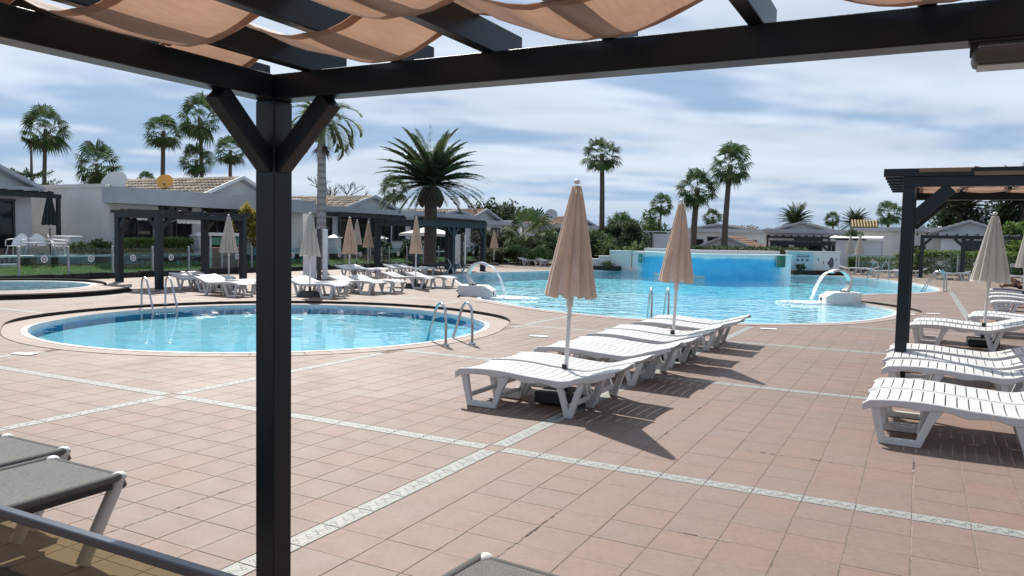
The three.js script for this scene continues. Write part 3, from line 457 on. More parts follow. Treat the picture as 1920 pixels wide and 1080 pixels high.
// grey textile loungers with white frames
function textileLounger(x, z, turn, label, mat = M.textile, len = 1.8) {
  const t = thing('textile_lounger', label, 'sun lounger', [x, 0.008, z], turn, 'textile loungers'), W = 0.62, h = 0.385;
  const pos = [], idx = [], uv = [], nx = 16, nz = 6; for (let i = 0; i <= nx; i++) for (let j = 0; j <= nz; j++) { const u = i / nx, v = j / nz; pos.push(u * (len - 0.06) + 0.03, h + 0.015 - 0.02 * Math.sin(Math.PI * v) * Math.sin(Math.PI * u), (v - 0.5) * (W - 0.05)); uv.push(u * len, v * W); }
  for (let i = 0; i < nx; i++) for (let j = 0; j < nz; j++) { const a = i * (nz + 1) + j, b = a + nz + 1; idx.push(a, a + 1, b, b, a + 1, b + 1); }
  const under = pos.map((v, i) => i % 3 === 1 ? v - 0.006 : v);
  part('sling', [poly(pos, idx, uv), poly(under, idx, uv)], mat, t);
  part('sling_edge', [-1, 1].map(s => rbx(len - 0.14, 0.05, 0.03, len / 2, h - 0.02, s * (W / 2 - 0.02), 0.008)), mat === M.textile ? M.black : mat, t);
  const fr = mat === M.textile ? M.plastic : M.alu;
  for (const s of [-1, 1]) part('side_frame', tube([V(0.0, h - 0.05, s * (W / 2 - 0.03)), V(0.03, h + 0.012, s * (W / 2 - 0.03)), V(0.12, h + 0.004, s * (W / 2 - 0.02)), V(len - 0.12, h + 0.004, s * (W / 2 - 0.02)), V(len - 0.03, h + 0.012, s * (W / 2 - 0.03)), V(len, h - 0.03, s * (W / 2 - 0.03))], 0.022, 40, 8), mat, t);
  for (const e of [0, 1]) for (const s of [-1, 1]) { const xx = e ? len - 0.02 : 0.02, d = e ? -1 : 1; const g = tube([V(xx, h + 0.0, s * (W / 2 - 0.035)), V(xx + d * 0.02, h - 0.05, s * (W / 2 - 0.035)), V(xx + d * 0.12, 0.15, s * (W / 2 - 0.035)), V(xx + d * 0.2, 0.0, s * (W / 2 - 0.035))], 0.033, 16, 8); part('leg', g, fr, t); part('corner_cap', new THREE.SphereGeometry(0.034, 14, 10).scale(1.25, 0.8, 0.95).translate(xx, h + 0.002, s * (W / 2 - 0.035)), fr, t); }
  for (const e of [0.015, len - 0.015]) part('end_bar', bar(V(e, h, -W / 2 + 0.03), V(e, h, W / 2 - 0.03), 0.02), mat, t);
  return t;
}
textileLounger(-3.83, -2.56, -Math.PI / 2, 'grey textile lounger with white frame at the lower left');
textileLounger(-4.50, -2.70, -Math.PI / 2, 'grey textile lounger behind another at the left edge');
textileLounger(-1.17, -2.59, -Math.PI / 2 - 0.08, 'grey textile lounger end peeking in at the bottom edge');
textileLounger(-17.6, -28.4, Math.PI, 'black sling lounger beside the lagoon ladder, nearer', M.textileBlack);
textileLounger(-17.4, -29.3, Math.PI, 'black sling lounger beside the lagoon ladder, farther', M.textileBlack);

// glass wind screen with a dark rail, bottom left
{
  const t = thing('glass_screen', 'glass wind screen with dark metal rail at the lower left', 'screen', [-2.2, 0, -1.33]);
  part('rail', rbx(3.2, 0.028, 0.03, 0, 0.8, 0, 0.005), std({ color: lin(0.09, 0.10, 0.12), metalness: 0.7, roughness: 0.28 }), t);
  part('pane', bx(3.16, 0.70, 0.010, 0, 0.435, 0), M.paneBronze, t);
  part('bottom_rail', rbx(3.2, 0.05, 0.03, 0, 0.06, 0, 0.005), M.frameDark, t);
  for (const x of [-1.58, 1.58]) part('post', rbx(0.04, 0.785, 0.04, x, 0.3925, 0, 0.004), M.frameDark, t);
}

// ---------------------------------------------------------------- umbrellas
function canopyGeo(hb, ht, rb, rt, folds, seed) {             // a closed, tied canopy: pleats hang from the tip
  const r = rng(seed), ph = r() * 6, NU = folds * 6, NV = 18, pos = [], idx = [], uv = [], fold = Array.from({ length: folds }, () => 0.75 + 0.5 * r());
  for (let j = 0; j <= NV; j++) {
    const v = j / NV, y0 = lerp(ht, hb, v), base = lerp(rt, rb, Math.pow(v, 0.92));
    for (let i = 0; i <= NU; i++) {
      const a = i / NU * 2 * Math.PI, f = (i % NU) / 6, fi = Math.floor(f) % folds, ft = f - Math.floor(f);
      const pl = Math.pow(Math.abs(Math.sin(Math.PI * ft)), 0.7), rad = base * (0.66 + 0.34 * pl * fold[fi] + 0.05 * Math.sin(2 * a + ph)), hem = v === 1 ? 0.02 * Math.sin(a * folds + ph) : 0;
      const tw = 0.12 * v + 0.04 * Math.sin(v * 5 + ph); pos.push(rad * Math.cos(a + tw), y0 + hem, rad * Math.sin(a + tw) * 0.92); uv.push(a * 0.3, y0);
    }
  }
  for (let j = 0; j < NV; j++) for (let i = 0; i < NU; i++) { const p = j * (NU + 1) + i, q = p + NU + 1; idx.push(p, p + 1, q, q, p + 1, q + 1); }
  const cuff = []; return poly(pos, idx, uv);
}
const canopies = [0, 1, 2].map(k => canopyGeo(1.08, 2.165, 0.265, 0.045, 11, 31 + k * 7));
function umbrella(x, z, label, { mat = M.umbrella, s = 1, sy = 1, lean = [0, 0], k = 0, turn = 0, base = 'block', y = 0.006, group = 'closed beige umbrellas' } = {}) {
  const t = thing('umbrella', label, 'umbrella', [x, y, z], 0, group), up = new THREE.Group();
  const mk = (n, g, m, p = t) => { const q = part(n, g, m, p); return q; };
  const lm = new THREE.Matrix4().makeRotationFromEuler(new THREE.Euler(lean[1], turn, -lean[0])).scale(V(s, sy, s));
  const ap = g => g.clone().applyMatrix4(lm);
  mk('pole', ap(new THREE.CylinderGeometry(0.019, 0.022, 2.16, 10).translate(0, 1.08, 0)), mat === M.umbrellaDark ? M.black : M.polePale);
  const c = mk('canopy', ap(canopies[k % 3]), mat);
  mk('finial', ap(new THREE.SphereGeometry(0.03, 12, 8).scale(1.1, 0.9, 1.1).translate(0, 2.205, 0)), mat === M.umbrellaDark ? M.black : M.polePale);
  mk('runner', ap(new THREE.CylinderGeometry(0.034, 0.034, 0.1, 10).translate(0, 1.02, 0)), M.polePale);
  if (base === 'block') mk('base', [rbx(0.46, 0.11, 0.46, 0, 0.075, 0, 0.02), new THREE.CylinderGeometry(0.032, 0.036, 0.28, 10).translate(0, 0.25, 0)], M.black);
  else if (base === 'disc') mk('base', [new THREE.CylinderGeometry(0.3, 0.34, 0.12, 20).translate(0, 0.066, 0), new THREE.CylinderGeometry(0.032, 0.036, 0.25, 10).translate(0, 0.2, 0)], M.concrete);
  return t;
}
umbrella(-3.1, -7.13, 'tall closed beige umbrella standing among the centre loungers, nearest', { lean: [0.036, 0], k: 0 });
umbrella(-3.04, -10.75, 'closed beige umbrella farther back among the centre loungers', { lean: [0.03, 0], k: 1 });
umbrella(0.99, -15.12, 'closed beige umbrella over the loungers at the right edge', { lean: [0.03, 0], k: 2, s: 1.12, mat: M.umbrellaPale });
umbrella(2.72, -27.2, 'closed umbrella cut off by the right edge of the picture', { k: 1, mat: M.umbrellaPale });
umbrella(-17.95, -16.45, 'closed pale umbrella beside the small left pergola', { k: 1, mat: M.umbrellaPale, base: 'disc', sy: 0.96 });
umbrella(-14.08, -15.6, 'closed pale umbrella with a round base just right of the near post', { k: 2, mat: M.umbrellaPale, base: 'disc', s: 1.1, sy: 0.98 });
umbrella(-15.4, -18.8, 'closed beige umbrella left of the middle, before the white pillar', { k: 0, base: 'disc', sy: 0.97, s: 0.95 });
umbrella(-23.0, -28.6, 'thin closed pale umbrella behind two others, left of centre', { k: 1, mat: M.umbrellaPale, base: 'disc', s: 0.9, y: 0.1 });
umbrella(-22.2, -28.4, 'closed beige umbrella at the rear left beside a thinner one', { k: 2, base: 'disc', y: 0.0 });
umbrella(-14.1, -20.45, 'slim closed beige umbrella in front of the open white parasol', { k: 0, base: 'disc', s: 0.85 });
umbrella(-22.2, -40.2, 'small closed umbrella in front of the shrubs left of the lagoon', { k: 1, base: 'disc', s: 1.0, sy: 0.92 });
umbrella(-3.95, -53.5, 'left one of two pale closed umbrellas behind the mural wall', { k: 0, mat: M.umbrellaPale, base: 'disc', s: 1.15 });
umbrella(-3.2, -50.3, 'right one of two pale closed umbrellas behind the mural wall', { k: 2, mat: M.umbrellaPale, base: 'disc', s: 1.1 });
umbrella(-27.2, -16.9, 'closed black umbrella on the raised house terrace at the left', { k: 0, mat: M.umbrellaDark, base: 'none', s: 1.05, sy: 1.05, y: 0.62, group: 'other umbrellas' });
{ // open white parasol
  const t = thing('parasol', 'open white square parasol beside the date palm trunk', 'parasol', [-23.0, 0.02, -34.5], 0.35, 'other umbrellas');
  part('pole', bar(V(0, 0, 0), V(0, 2.1, 0), 0.03), M.polePale, t);
  const a = 1.25, apex = [0, 2.12, 0], c = [[-a, 1.72, -a], [a, 1.72, -a], [a, 1.72, a], [-a, 1.72, a]], m = [[0, 1.78, -a], [a, 1.78, 0], [0, 1.78, a], [-a, 1.78, 0]], pos = [];
  for (let i = 0; i < 4; i++) { pos.push(...apex, ...m[i], ...c[i], ...apex, ...c[(i + 1) % 4], ...m[i]); for (const [p, q] of [[c[i], m[i]], [m[i], c[(i + 1) % 4]]]) pos.push(...p, ...q, p[0], p[1] - 0.13, p[2], ...q, q[0], q[1] - 0.13, q[2], p[0], p[1] - 0.13, p[2]); }
  const g = new THREE.BufferGeometry(); g.setAttribute('position', new THREE.Float32BufferAttribute(pos, 3)); g.computeVertexNormals(); part('canopy', g, M.umbrellaWhite, t);
  for (let i = 0; i < 4; i++) part('rib', bar(V(0, 2.08, 0), V(...c[i]).multiplyScalar(0.98), 0.012, 5), M.polePale, t);
  part('base', new THREE.CylinderGeometry(0.3, 0.34, 0.1, 20).translate(0, 0.05, 0), M.concrete, t);
}

// ---------------------------------------------------------------- glass fences
function glassFence(pts, label, spacing, h, discs, group) {
  const t = thing('glass_fence', label, 'fence', [0, 0, 0], 0, group), postG = rbx(0.06, h + 0.06, 0.06, 0, (h + 0.06) / 2, 0, 0.008), discG = new THREE.CylinderGeometry(0.115, 0.115, 0.006, 20).rotateX(Math.PI / 2), ringG = new THREE.TorusGeometry(0.055, 0.016, 5, 16);
  let c = 0;
  for (let s = 0; s + 1 < pts.length; s++) {
    const a = V(pts[s][0], pts[s][2] ?? 0, pts[s][1]), b = V(pts[s + 1][0], pts[s + 1][2] ?? 0, pts[s + 1][1]), n = Math.max(1, Math.round(a.distanceTo(b) / spacing)), L = a.distanceTo(b) / n, yaw = Math.atan2(-(b.z - a.z), b.x - a.x);
    for (let i = 0; i <= n; i++) {
      const p = a.clone().lerp(b, i / n); if (i < n || s + 2 === pts.length) { const m = part('post', postG, M.alu, t); m.position.copy(p); m.rotation.y = yaw; }
      if (i === n) break; const q = a.clone().lerp(b, (i + 0.5) / n);
      const pane = part('pane', paneG(L, h), M.paneGreen, t); pane.position.copy(q); pane.rotation.y = yaw;
      if (discs) { const d = part('warning_disc', discG, M.white, t); d.position.set(q.x, q.y + h * 0.66, q.z); d.rotation.y = yaw; d.translateZ(0.012); const r = part('disc_mark', ringG, M.frameDark, d); r.position.z = 0.004; r.scale.set(1, 1, 0.3); }
      c++;
    }
  }
  return t;
}
function paneG(L, h) { const k = L.toFixed(3) + h; paneG.c ??= {}; return paneG.c[k] ??= bx(L - 0.09, h - 0.06, 0.012, 0, h / 2 + 0.03, 0); }
glassFence([[-24.45, -9.5], [-24.45, -44]], 'long glass fence with white discs along the left lawn', 1.55, 1.0, true, 'glass pool fences');
glassFence([[-24.45, -45.5], [-16.5, -49.5]], 'glass fence before the shrubs left of the lagoon wall', 1.6, 1.0, true, 'glass pool fences');
glassFence([[-3.4, -51.2], [16, -51.2]], 'glass fence in front of the hedge beyond the lagoon', 1.7, 1.05, true, 'glass pool fences');

// ---------------------------------------------------------------- pool ladders
function ladder(label, [x, z], turn, h = 0.72, reach = 0.75, gap = 0.5, steps = true) {
  const t = thing('pool_ladder', label, 'ladder', [x, 0.01, z], turn, 'pool ladders'); // stands on the deck at local x < 0, drops into the water at +x
  for (const s of [-1, 1]) {
    const zz = s * gap / 2, r = part('rail', tube([V(-0.32, 0, zz), V(-0.315, h * 0.55, zz), V(-0.27, h * 0.88, zz), V(-0.12, h, zz), V(0.05, h * 0.86, zz), V(0.22, h * 0.45, zz), V(0.40, -0.02, zz), V(0.44, -0.3, zz)], 0.021, 40, 10), M.chrome, t);
    part('flange', new THREE.CylinderGeometry(0.05, 0.055, 0.02, 14).translate(-0.32, 0.008, zz), M.chrome, r);
  }
  if (steps) for (const y of [-0.14, -0.26]) part('step', rbx(0.08, 0.02, gap, 0.42, y, 0, 0.006), M.chrome, t);
  return t;
}
ladder('chrome ladder at the near right edge of the round pool', [-6.42, -10.28], 2.55, 0.62, 0.75, 0.44);
ladder('chrome ladder at the far left edge of the round pool', [-14.62, -11.45], -0.35, 0.62, 0.75, 0.5);
ladder('chrome hand rail at the left end of the lagoon', [-17.75, -28.55], -0.35, 0.66, 0.8, 0.5);
ladder('ladder rails rising behind the centre loungers at the lagoon edge', [-4.78, -15.75], 2.0, 0.66, 0.8, 0.34);
ladder('chrome ladder at the far right of the lagoon, left of the pergola post', [-1.75, -41.7], 2.3, 0.85, 0.8, 0.6);
ladder('chrome hand rail at the right tip of the lagoon', [0.55, -32.9], 2.95, 0.75, 0.8, 0.5);
ladder('small chrome ladder at the back of the lagoon before the shrubs', [-15.8, -37.6], -0.6, 0.85, 0.8, 0.6);

// ---------------------------------------------------------------- cobra water spouts
function spout(label, [x, z], turn) {
  const t = thing('water_spout', label, 'fountain', [x, 0, z], turn, 'steel cobra spouts at the lagoon'); // pours towards local +x
  const blk = new THREE.Shape([[-0.55, 0], [0.42, 0], [0.42, 0.2], [0.2, 0.33], [-0.55, 0.33]].map(([a, b]) => XZ(a, b)));
  const bg = new THREE.ExtrudeGeometry(blk, { depth: 0.62, bevelEnabled: true, bevelSize: 0.015, bevelThickness: 0.015, bevelSegments: 2 }); bg.translate(0, -0.09, -0.31);
  part('plinth', uvm(bg), M.render, t); part('outlet', bx(0.02, 0.08, 0.12, 0.437, 0.03, 0.12), M.black, t);
  const W = 0.32, R = 0.37, n = 28, ring = (r0) => { const a = []; for (let i = 0; i <= n; i++) { const th = lerp(Math.PI * 1.28, Math.PI * 0.30, i / n); a.push([0.02 + r0 * Math.cos(th), 0.55 + r0 * Math.sin(th)]); } return a; };
  const o = ring(R), q = ring(R - 0.05), s = new THREE.Shape([...o, ...q.reverse()].map(([a, b]) => XZ(a, b)));
  const g = new THREE.ExtrudeGeometry(s, { depth: W, bevelEnabled: true, bevelSize: 0.006, bevelThickness: 0.006, bevelSegments: 1 }); g.translate(0, 0, -W / 2); part('steel_band', g, M.steel, t);
  part('foot', bx(0.2, 0.05, W * 0.8, -0.2, 0.258, 0), M.black, t);
  // the sheet of falling water: several wobbling streams
  const x0 = o[0] ? 0.02 + (R - 0.02) * Math.cos(Math.PI * 0.30) : 0, y0 = 0.55 + (R - 0.02) * Math.sin(Math.PI * 0.30), pos = [], idx = [], nu = 14, nv = 22;
  for (let j = 0; j <= nv; j++) for (let i = 0; i <= nu; i++) { const tt = j / nv * 0.40, u = i / nu - 0.5, jit = 0.018 * Math.sin(i * 2.1 + j * 0.35) * (j / nv); pos.push(x0 + 1.35 * tt + jit, y0 + 0.35 * tt - 4.9 * tt * tt * 1.22 - 0.0, u * W * lerp(0.9, 0.75, j / nv) + 0.5 * jit); }
  for (let j = 0; j < nv; j++) for (let i = 0; i < nu; i++) { if ((i * 7 + Math.floor(j / 3) * 5) % 9 === 0 && j > 5) continue; const a = j * (nu + 1) + i, b = a + nu + 1; idx.push(a, b, a + 1, b, b + 1, a + 1); }
  part('water_sheet', poly(pos, idx), M.fallWater, t);
  const r = rng(5), fl = []; for (let i = 0; i < 260; i++) { const a = r() * 6.28, d = Math.pow(r(), 0.7) * 0.62, s2 = 0.015 + 0.05 * r() * (1 - d); fl.push(new THREE.IcosahedronGeometry(s2, 0).scale(1.8, 0.35, 1.4).translate(x0 + 0.62 + d * Math.cos(a) * 1.5, -0.066, d * Math.sin(a))); }
  part('foam', fl.map(norm), M.foam, t).userData.kind = 'stuff';
  return t;
}
spout('curved steel water spout on a white plinth at the left of the lagoon', [-11.25, -19.55], 0.30);
spout('curved steel water spout on a white plinth at the right of the lagoon', [-2.1, -24.75], Math.PI - 0.45 + 0.9);

// ---------------------------------------------------------------- curved cascade wall and mural wall
{
  const wallMap = (() => { const c = document.createElement('canvas'); c.width = 1024; c.height = 128; const x = c.getContext('2d'); x.fillStyle = '#e3e8ea'; x.fillRect(0, 0, 1024, 128); const r = rng(66); for (let i = 0; i < 9000; i++) { const u = r(), e = Math.min(1, Math.max(0, (0.5 - Math.abs(u - 0.5)) / 0.2)); if (r() > Math.pow(e, 1.1)) continue; const px = 50 + u * 924, py = 22 + (1 - Math.pow(r(), 1.25)) * 116; x.globalAlpha = 0.10; x.fillStyle = ['#36aee0', '#4fbde8', '#2a9fd6', '#66cbee'][i % 4]; x.beginPath(); x.ellipse(px, py, 10 + 26 * r(), 5 + 12 * r(), 0, 0, 7); x.fill(); } const t = new THREE.CanvasTexture(c); t.colorSpace = THREE.SRGBColorSpace; return t; })();
  const t = thing('cascade_wall', 'curved white and blue painted cascade wall at the back of the lagoon', 'wall', [0, 0, 0]);
  const pts = []; const ctrl = [[-13.7, -40.15], [-12.4, -39.1], [-11.2, -38.05], [-9.7, -37.3], [-8.5, -37.75], [-7.6, -38.75], [-6.7, -39.95], [-5.75, -41.35]];
  const cv = new THREE.CatmullRomCurve3(ctrl.map(([a, b]) => V(a, 0, b))), N = 60, P = cv.getSpacedPoints(N).map(p => XZ(p.x, p.z));
  const back = P.map((p, i) => { const a = P[Math.max(0, i - 1)], b = P[Math.min(N, i + 1)], d = b.clone().sub(a).normalize(); return XZ(p.x + d.y * 0.5, p.y - d.x * 0.5); });
  const H0 = 1.02, strip = (A, B, ya, yb, ur) => { const pos = [], uv = [], idx = []; for (let i = 0; i <= N; i++) { pos.push(A[i].x, ya, A[i].y, B[i].x, yb, B[i].y); uv.push(i / N, 0, i / N, 1); } for (let i = 0; i < N; i++) idx.push(2 * i, 2 * i + 2, 2 * i + 1, 2 * i + 1, 2 * i + 2, 2 * i + 3); return poly(pos, idx, uv); };
  part('painted_face', strip(P, P, -0.5, H0), std({ map: wallMap, roughness: 0.55 }), t);
  part('back_face', [strip(back, back, -0.1, H0)], M.render, t);
  const over = P.map((p, i) => p.clone().lerp(back[i], -0.14));
  part('white_coping', [strip(over, back, H0 + 0.05, H0 + 0.05), strip(over, over, H0 - 0.03, H0 + 0.05), strip(over, P, H0 - 0.03, H0 - 0.03), strip(back, back, H0, H0 + 0.05)], M.white, t);
  const b2 = back.map((p, i) => p.clone().lerp(P[i], -1.6)); const up = back.map((p, i) => p.clone().lerp(P[i], -0.5));
  part('upper_ledge', [strip(up, up, H0 - 0.1, H0 + 0.22), strip(up, b2, H0 + 0.22, H0 + 0.22)], std({ color: lin(0.60, 0.52, 0.50), roughness: 0.9 }), t);
  part('upper_basin', strip(back, up, H0 - 0.02, H0 - 0.02), M.poolMain, t);
  // stepped white wing on the left
  const w = thing('stepped_wall', 'low white stepped wall left of the painted cascade', 'wall', [0, 0, 0]);
  const a = V(-16.1, 0, -39.6), b = V(-13.75, 0, -40.2); [[0, 0.28, 0.55], [0.28, 0.52, 0.72], [0.52, 1.0, 1.02]].forEach(([f, g2, h]) => { const p = a.clone().lerp(b, f), q = a.clone().lerp(b, g2), L = p.distanceTo(q), m = part('wall_step', rbx(L - 0.004, h + 0.1, 0.25, 0, h / 2 - 0.05, 0, 0.02), M.render, w); m.position.copy(p.clone().lerp(q, 0.5)); m.rotation.y = Math.atan2(-(q.z - p.z), q.x - p.x); const cp = part('coping', rbx(L + 0.02, 0.05, 0.33, 0, h + 0.026, 0, 0.015), M.white, w); cp.position.copy(m.position); cp.rotation.y = m.rotation.y; });
  // mural wall on the right
  const mural = (() => { const c = document.createElement('canvas'); c.width = 512; c.height = 160; const x = c.getContext('2d'); x.fillStyle = '#dfe3e0'; x.fillRect(0, 0, 512, 160); const r = rng(3); x.fillStyle = '#a8d3dd'; x.fillRect(0, 0, 250, 160); for (let i = 0; i < 260; i++) { x.globalAlpha = 0.2; x.fillStyle = i % 2 ? '#9ccbd8' : '#c9dde0'; x.beginPath(); x.ellipse(r() * 290, r() * 160, 20 * r() + 5, 8, 0, 0, 7); x.fill(); } x.globalAlpha = 1;
    x.fillStyle = '#57707f'; x.fillRect(80, 20, 130, 6); x.fillRect(80, 32, 130, 10); for (let k = 0; k < 3; k++) { x.fillStyle = '#7f97a3'; x.fillRect(80 + k * 46, 52, 34, 26); x.fillStyle = '#4c6372'; x.beginPath(); x.arc(97 + k * 46, 61, 5, 0, 7); x.fill(); x.fillRect(90 + k * 46, 67, 15, 9); }
    x.fillStyle = '#3b3f46'; for (const [px, py, h] of [[300, 62, 28], [352, 86, 30], [478, 58, 26]]) { x.beginPath(); x.ellipse(px, py, 4.5, h / 2, 0.15, 0, 7); x.fill(); }
    x.fillStyle = '#5a5360'; x.beginPath(); x.ellipse(430, 88, 24, 48, 0.03, 0, 7); x.fill(); x.beginPath(); x.ellipse(402, 88, 10, 16, 0.3, 0, 7); x.fill(); x.fillStyle = '#7a7280'; x.beginPath(); x.ellipse(428, 88, 6, 36, 0.03, 0, 7); x.fill();
    const t2 = new THREE.CanvasTexture(c); t2.colorSpace = THREE.SRGBColorSpace; return t2; })();
  const mw = thing('mural_wall', 'white wall with painted sea creatures and a notice, right of the cascade', 'wall', [-6.35, 0, -43.9]); const L = 3.2, yaw = 0.72;
  mw.rotation.y = yaw; part('wall_body', bx(L, 1.25, 0.2, L / 2, 0.575, 0), M.render, mw);
  const pg = new THREE.PlaneGeometry(L - 0.02, 1.0); pg.translate(L / 2, 0.68, 0.104); part('mural', pg, std({ map: mural, roughness: 0.8 }), mw); part('coping', rbx(L + 0.06, 0.05, 0.28, L / 2, 1.226, 0, 0.012), M.white, mw);
  const pl = thing('planter', 'low dark planter at the foot of the mural wall', 'planter', [-6.1, 0, -43.3]); pl.rotation.y = yaw; part('box', rbx(3.0, 0.24, 0.4, L / 2, 0.12, 0.1, 0.02), M.darkRiser, pl);
  const pl2 = thing('planter', 'dark flower box in front of the stepped white wall', 'planter', [-15.0, 0, -39.3]); pl2.rotation.y = 0.25; part('box', rbx(1.9, 0.24, 0.4, 0, 0.12, 0, 0.02), M.darkRiser, pl2);
  // signs
  const sign = (label, w2, h2, [x, y, z], yaw2, draw) => { const c = document.createElement('canvas'); c.width = 128; c.height = 128; draw(c.getContext('2d')); const tx = new THREE.CanvasTexture(c); tx.colorSpace = THREE.SRGBColorSpace; const s = thing('sign', label, 'sign', [x, y, z], yaw2, 'signs on the cascade wall'); part('board', rbx(w2, h2, 0.02, 0, 0, 0, 0.004), M.white, s); const f = new THREE.PlaneGeometry(w2 - 0.01, h2 - 0.01); f.translate(0, 0, 0.012); part('print', f, std({ map: tx, roughness: 0.5 }), s); };
  sign('teal sign with pale text lines at the left of the cascade', 0.46, 0.48, [-13.0, 0.72, -39.45], -0.72, x => { x.fillStyle = '#1f8f82'; x.fillRect(0, 0, 128, 128); x.fillStyle = '#8fd0c4'; for (const y of [14, 52, 62, 88]) x.fillRect(8, y, 112 - (y % 5) * 12, 9); x.fillStyle = '#0f6a62'; for (const y of [34, 76, 106]) x.fillRect(10, y, 108, 10); });
  sign('dark green sign with a red mark at the right of the cascade', 0.62, 0.58, [-6.13, 0.74, -40.62], 0.98, x => { x.fillStyle = '#1d6b52'; x.fillRect(0, 0, 128, 128); x.fillStyle = '#2f8468'; x.fillRect(12, 10, 34, 108); x.fillStyle = '#a34a52'; x.beginPath(); x.arc(30, 66, 13, 0, 7); x.fill(); x.fillStyle = '#185744'; for (let y = 18; y < 116; y += 16) x.fillRect(56, y, 60, 7); });
}
{ // railing above the cascade wall
  const t = thing('railing', 'pale metal railing with upright bars behind the cascade wall', 'railing', [-19.3, 0.2, -55.4], 0); t.rotation.y = 0.5;
  part('top_rail', bar(V(0, 2.1, 0), V(4.7, 2.1, 0), 0.03), M.alu, t); part('bottom_rail', bar(V(0, 0.75, 0), V(4.7, 0.75, 0), 0.03), M.alu, t); const bg = bar(V(0, 0.75, 0), V(0, 2.1, 0), 0.012, 5); for (let i = 0; i <= 16; i++) part('upright', bg, M.alu, t).position.x = i * 0.115; for (const x of [0, 1.9, 4.7]) part('post', bar(V(x, -0.3, 0), V(x, 2.1, 0), 0.035), M.alu, t); part('screen_panel', bx(2.7, 1.1, 0.02, 3.3, 1.4, 0), M.renderGrey, t);
}

// ---------------------------------------------------------------- houses
function roofSlope(L, S, col = 0.24, course = 0.42) {        // barrel tiles: columns run down the slope (local -y'), in a plane x (0..L), s (0..S)
  const pos = [], uv = [], n = Math.max(1, Math.round(L / col)), m = Math.max(1, Math.round(S / course)), cw = L / n, cs = S / m, seg = 4;
  for (let i = 0; i < n; i++) for (let j = 0; j < m; j++) for (let k = 0; k < seg; k++) {
    const p = [k, k + 1].map(q => { const a = Math.PI * q / seg; return [i * cw + cw / 2 - Math.cos(a) * cw * 0.42, Math.sin(a) * cw * 0.40]; }), s0 = j * cs, s1 = (j + 1) * cs + 0.05, up = 0.035;
    const A = [p[0][0], p[0][1], s0], B = [p[1][0], p[1][1], s0], C = [p[1][0], p[1][1] + up, s1], D = [p[0][0], p[0][1] + up, s1]; pos.push(...A, ...D, ...B, ...B, ...D, ...C); for (const q of [A, D, B, B, D, C]) uv.push(i * 0.2 + hash2(i, j, 3), j * 0.2 + hash2(i, j, 5) + q[2] * 0.01);
  }
  const g = new THREE.BufferGeometry(); g.setAttribute('position', new THREE.Float32BufferAttribute(pos, 3)); g.setAttribute('uv', new THREE.Float32BufferAttribute(uv, 2)); return g; // x along ridge, y out of the slope, z down the slope
}
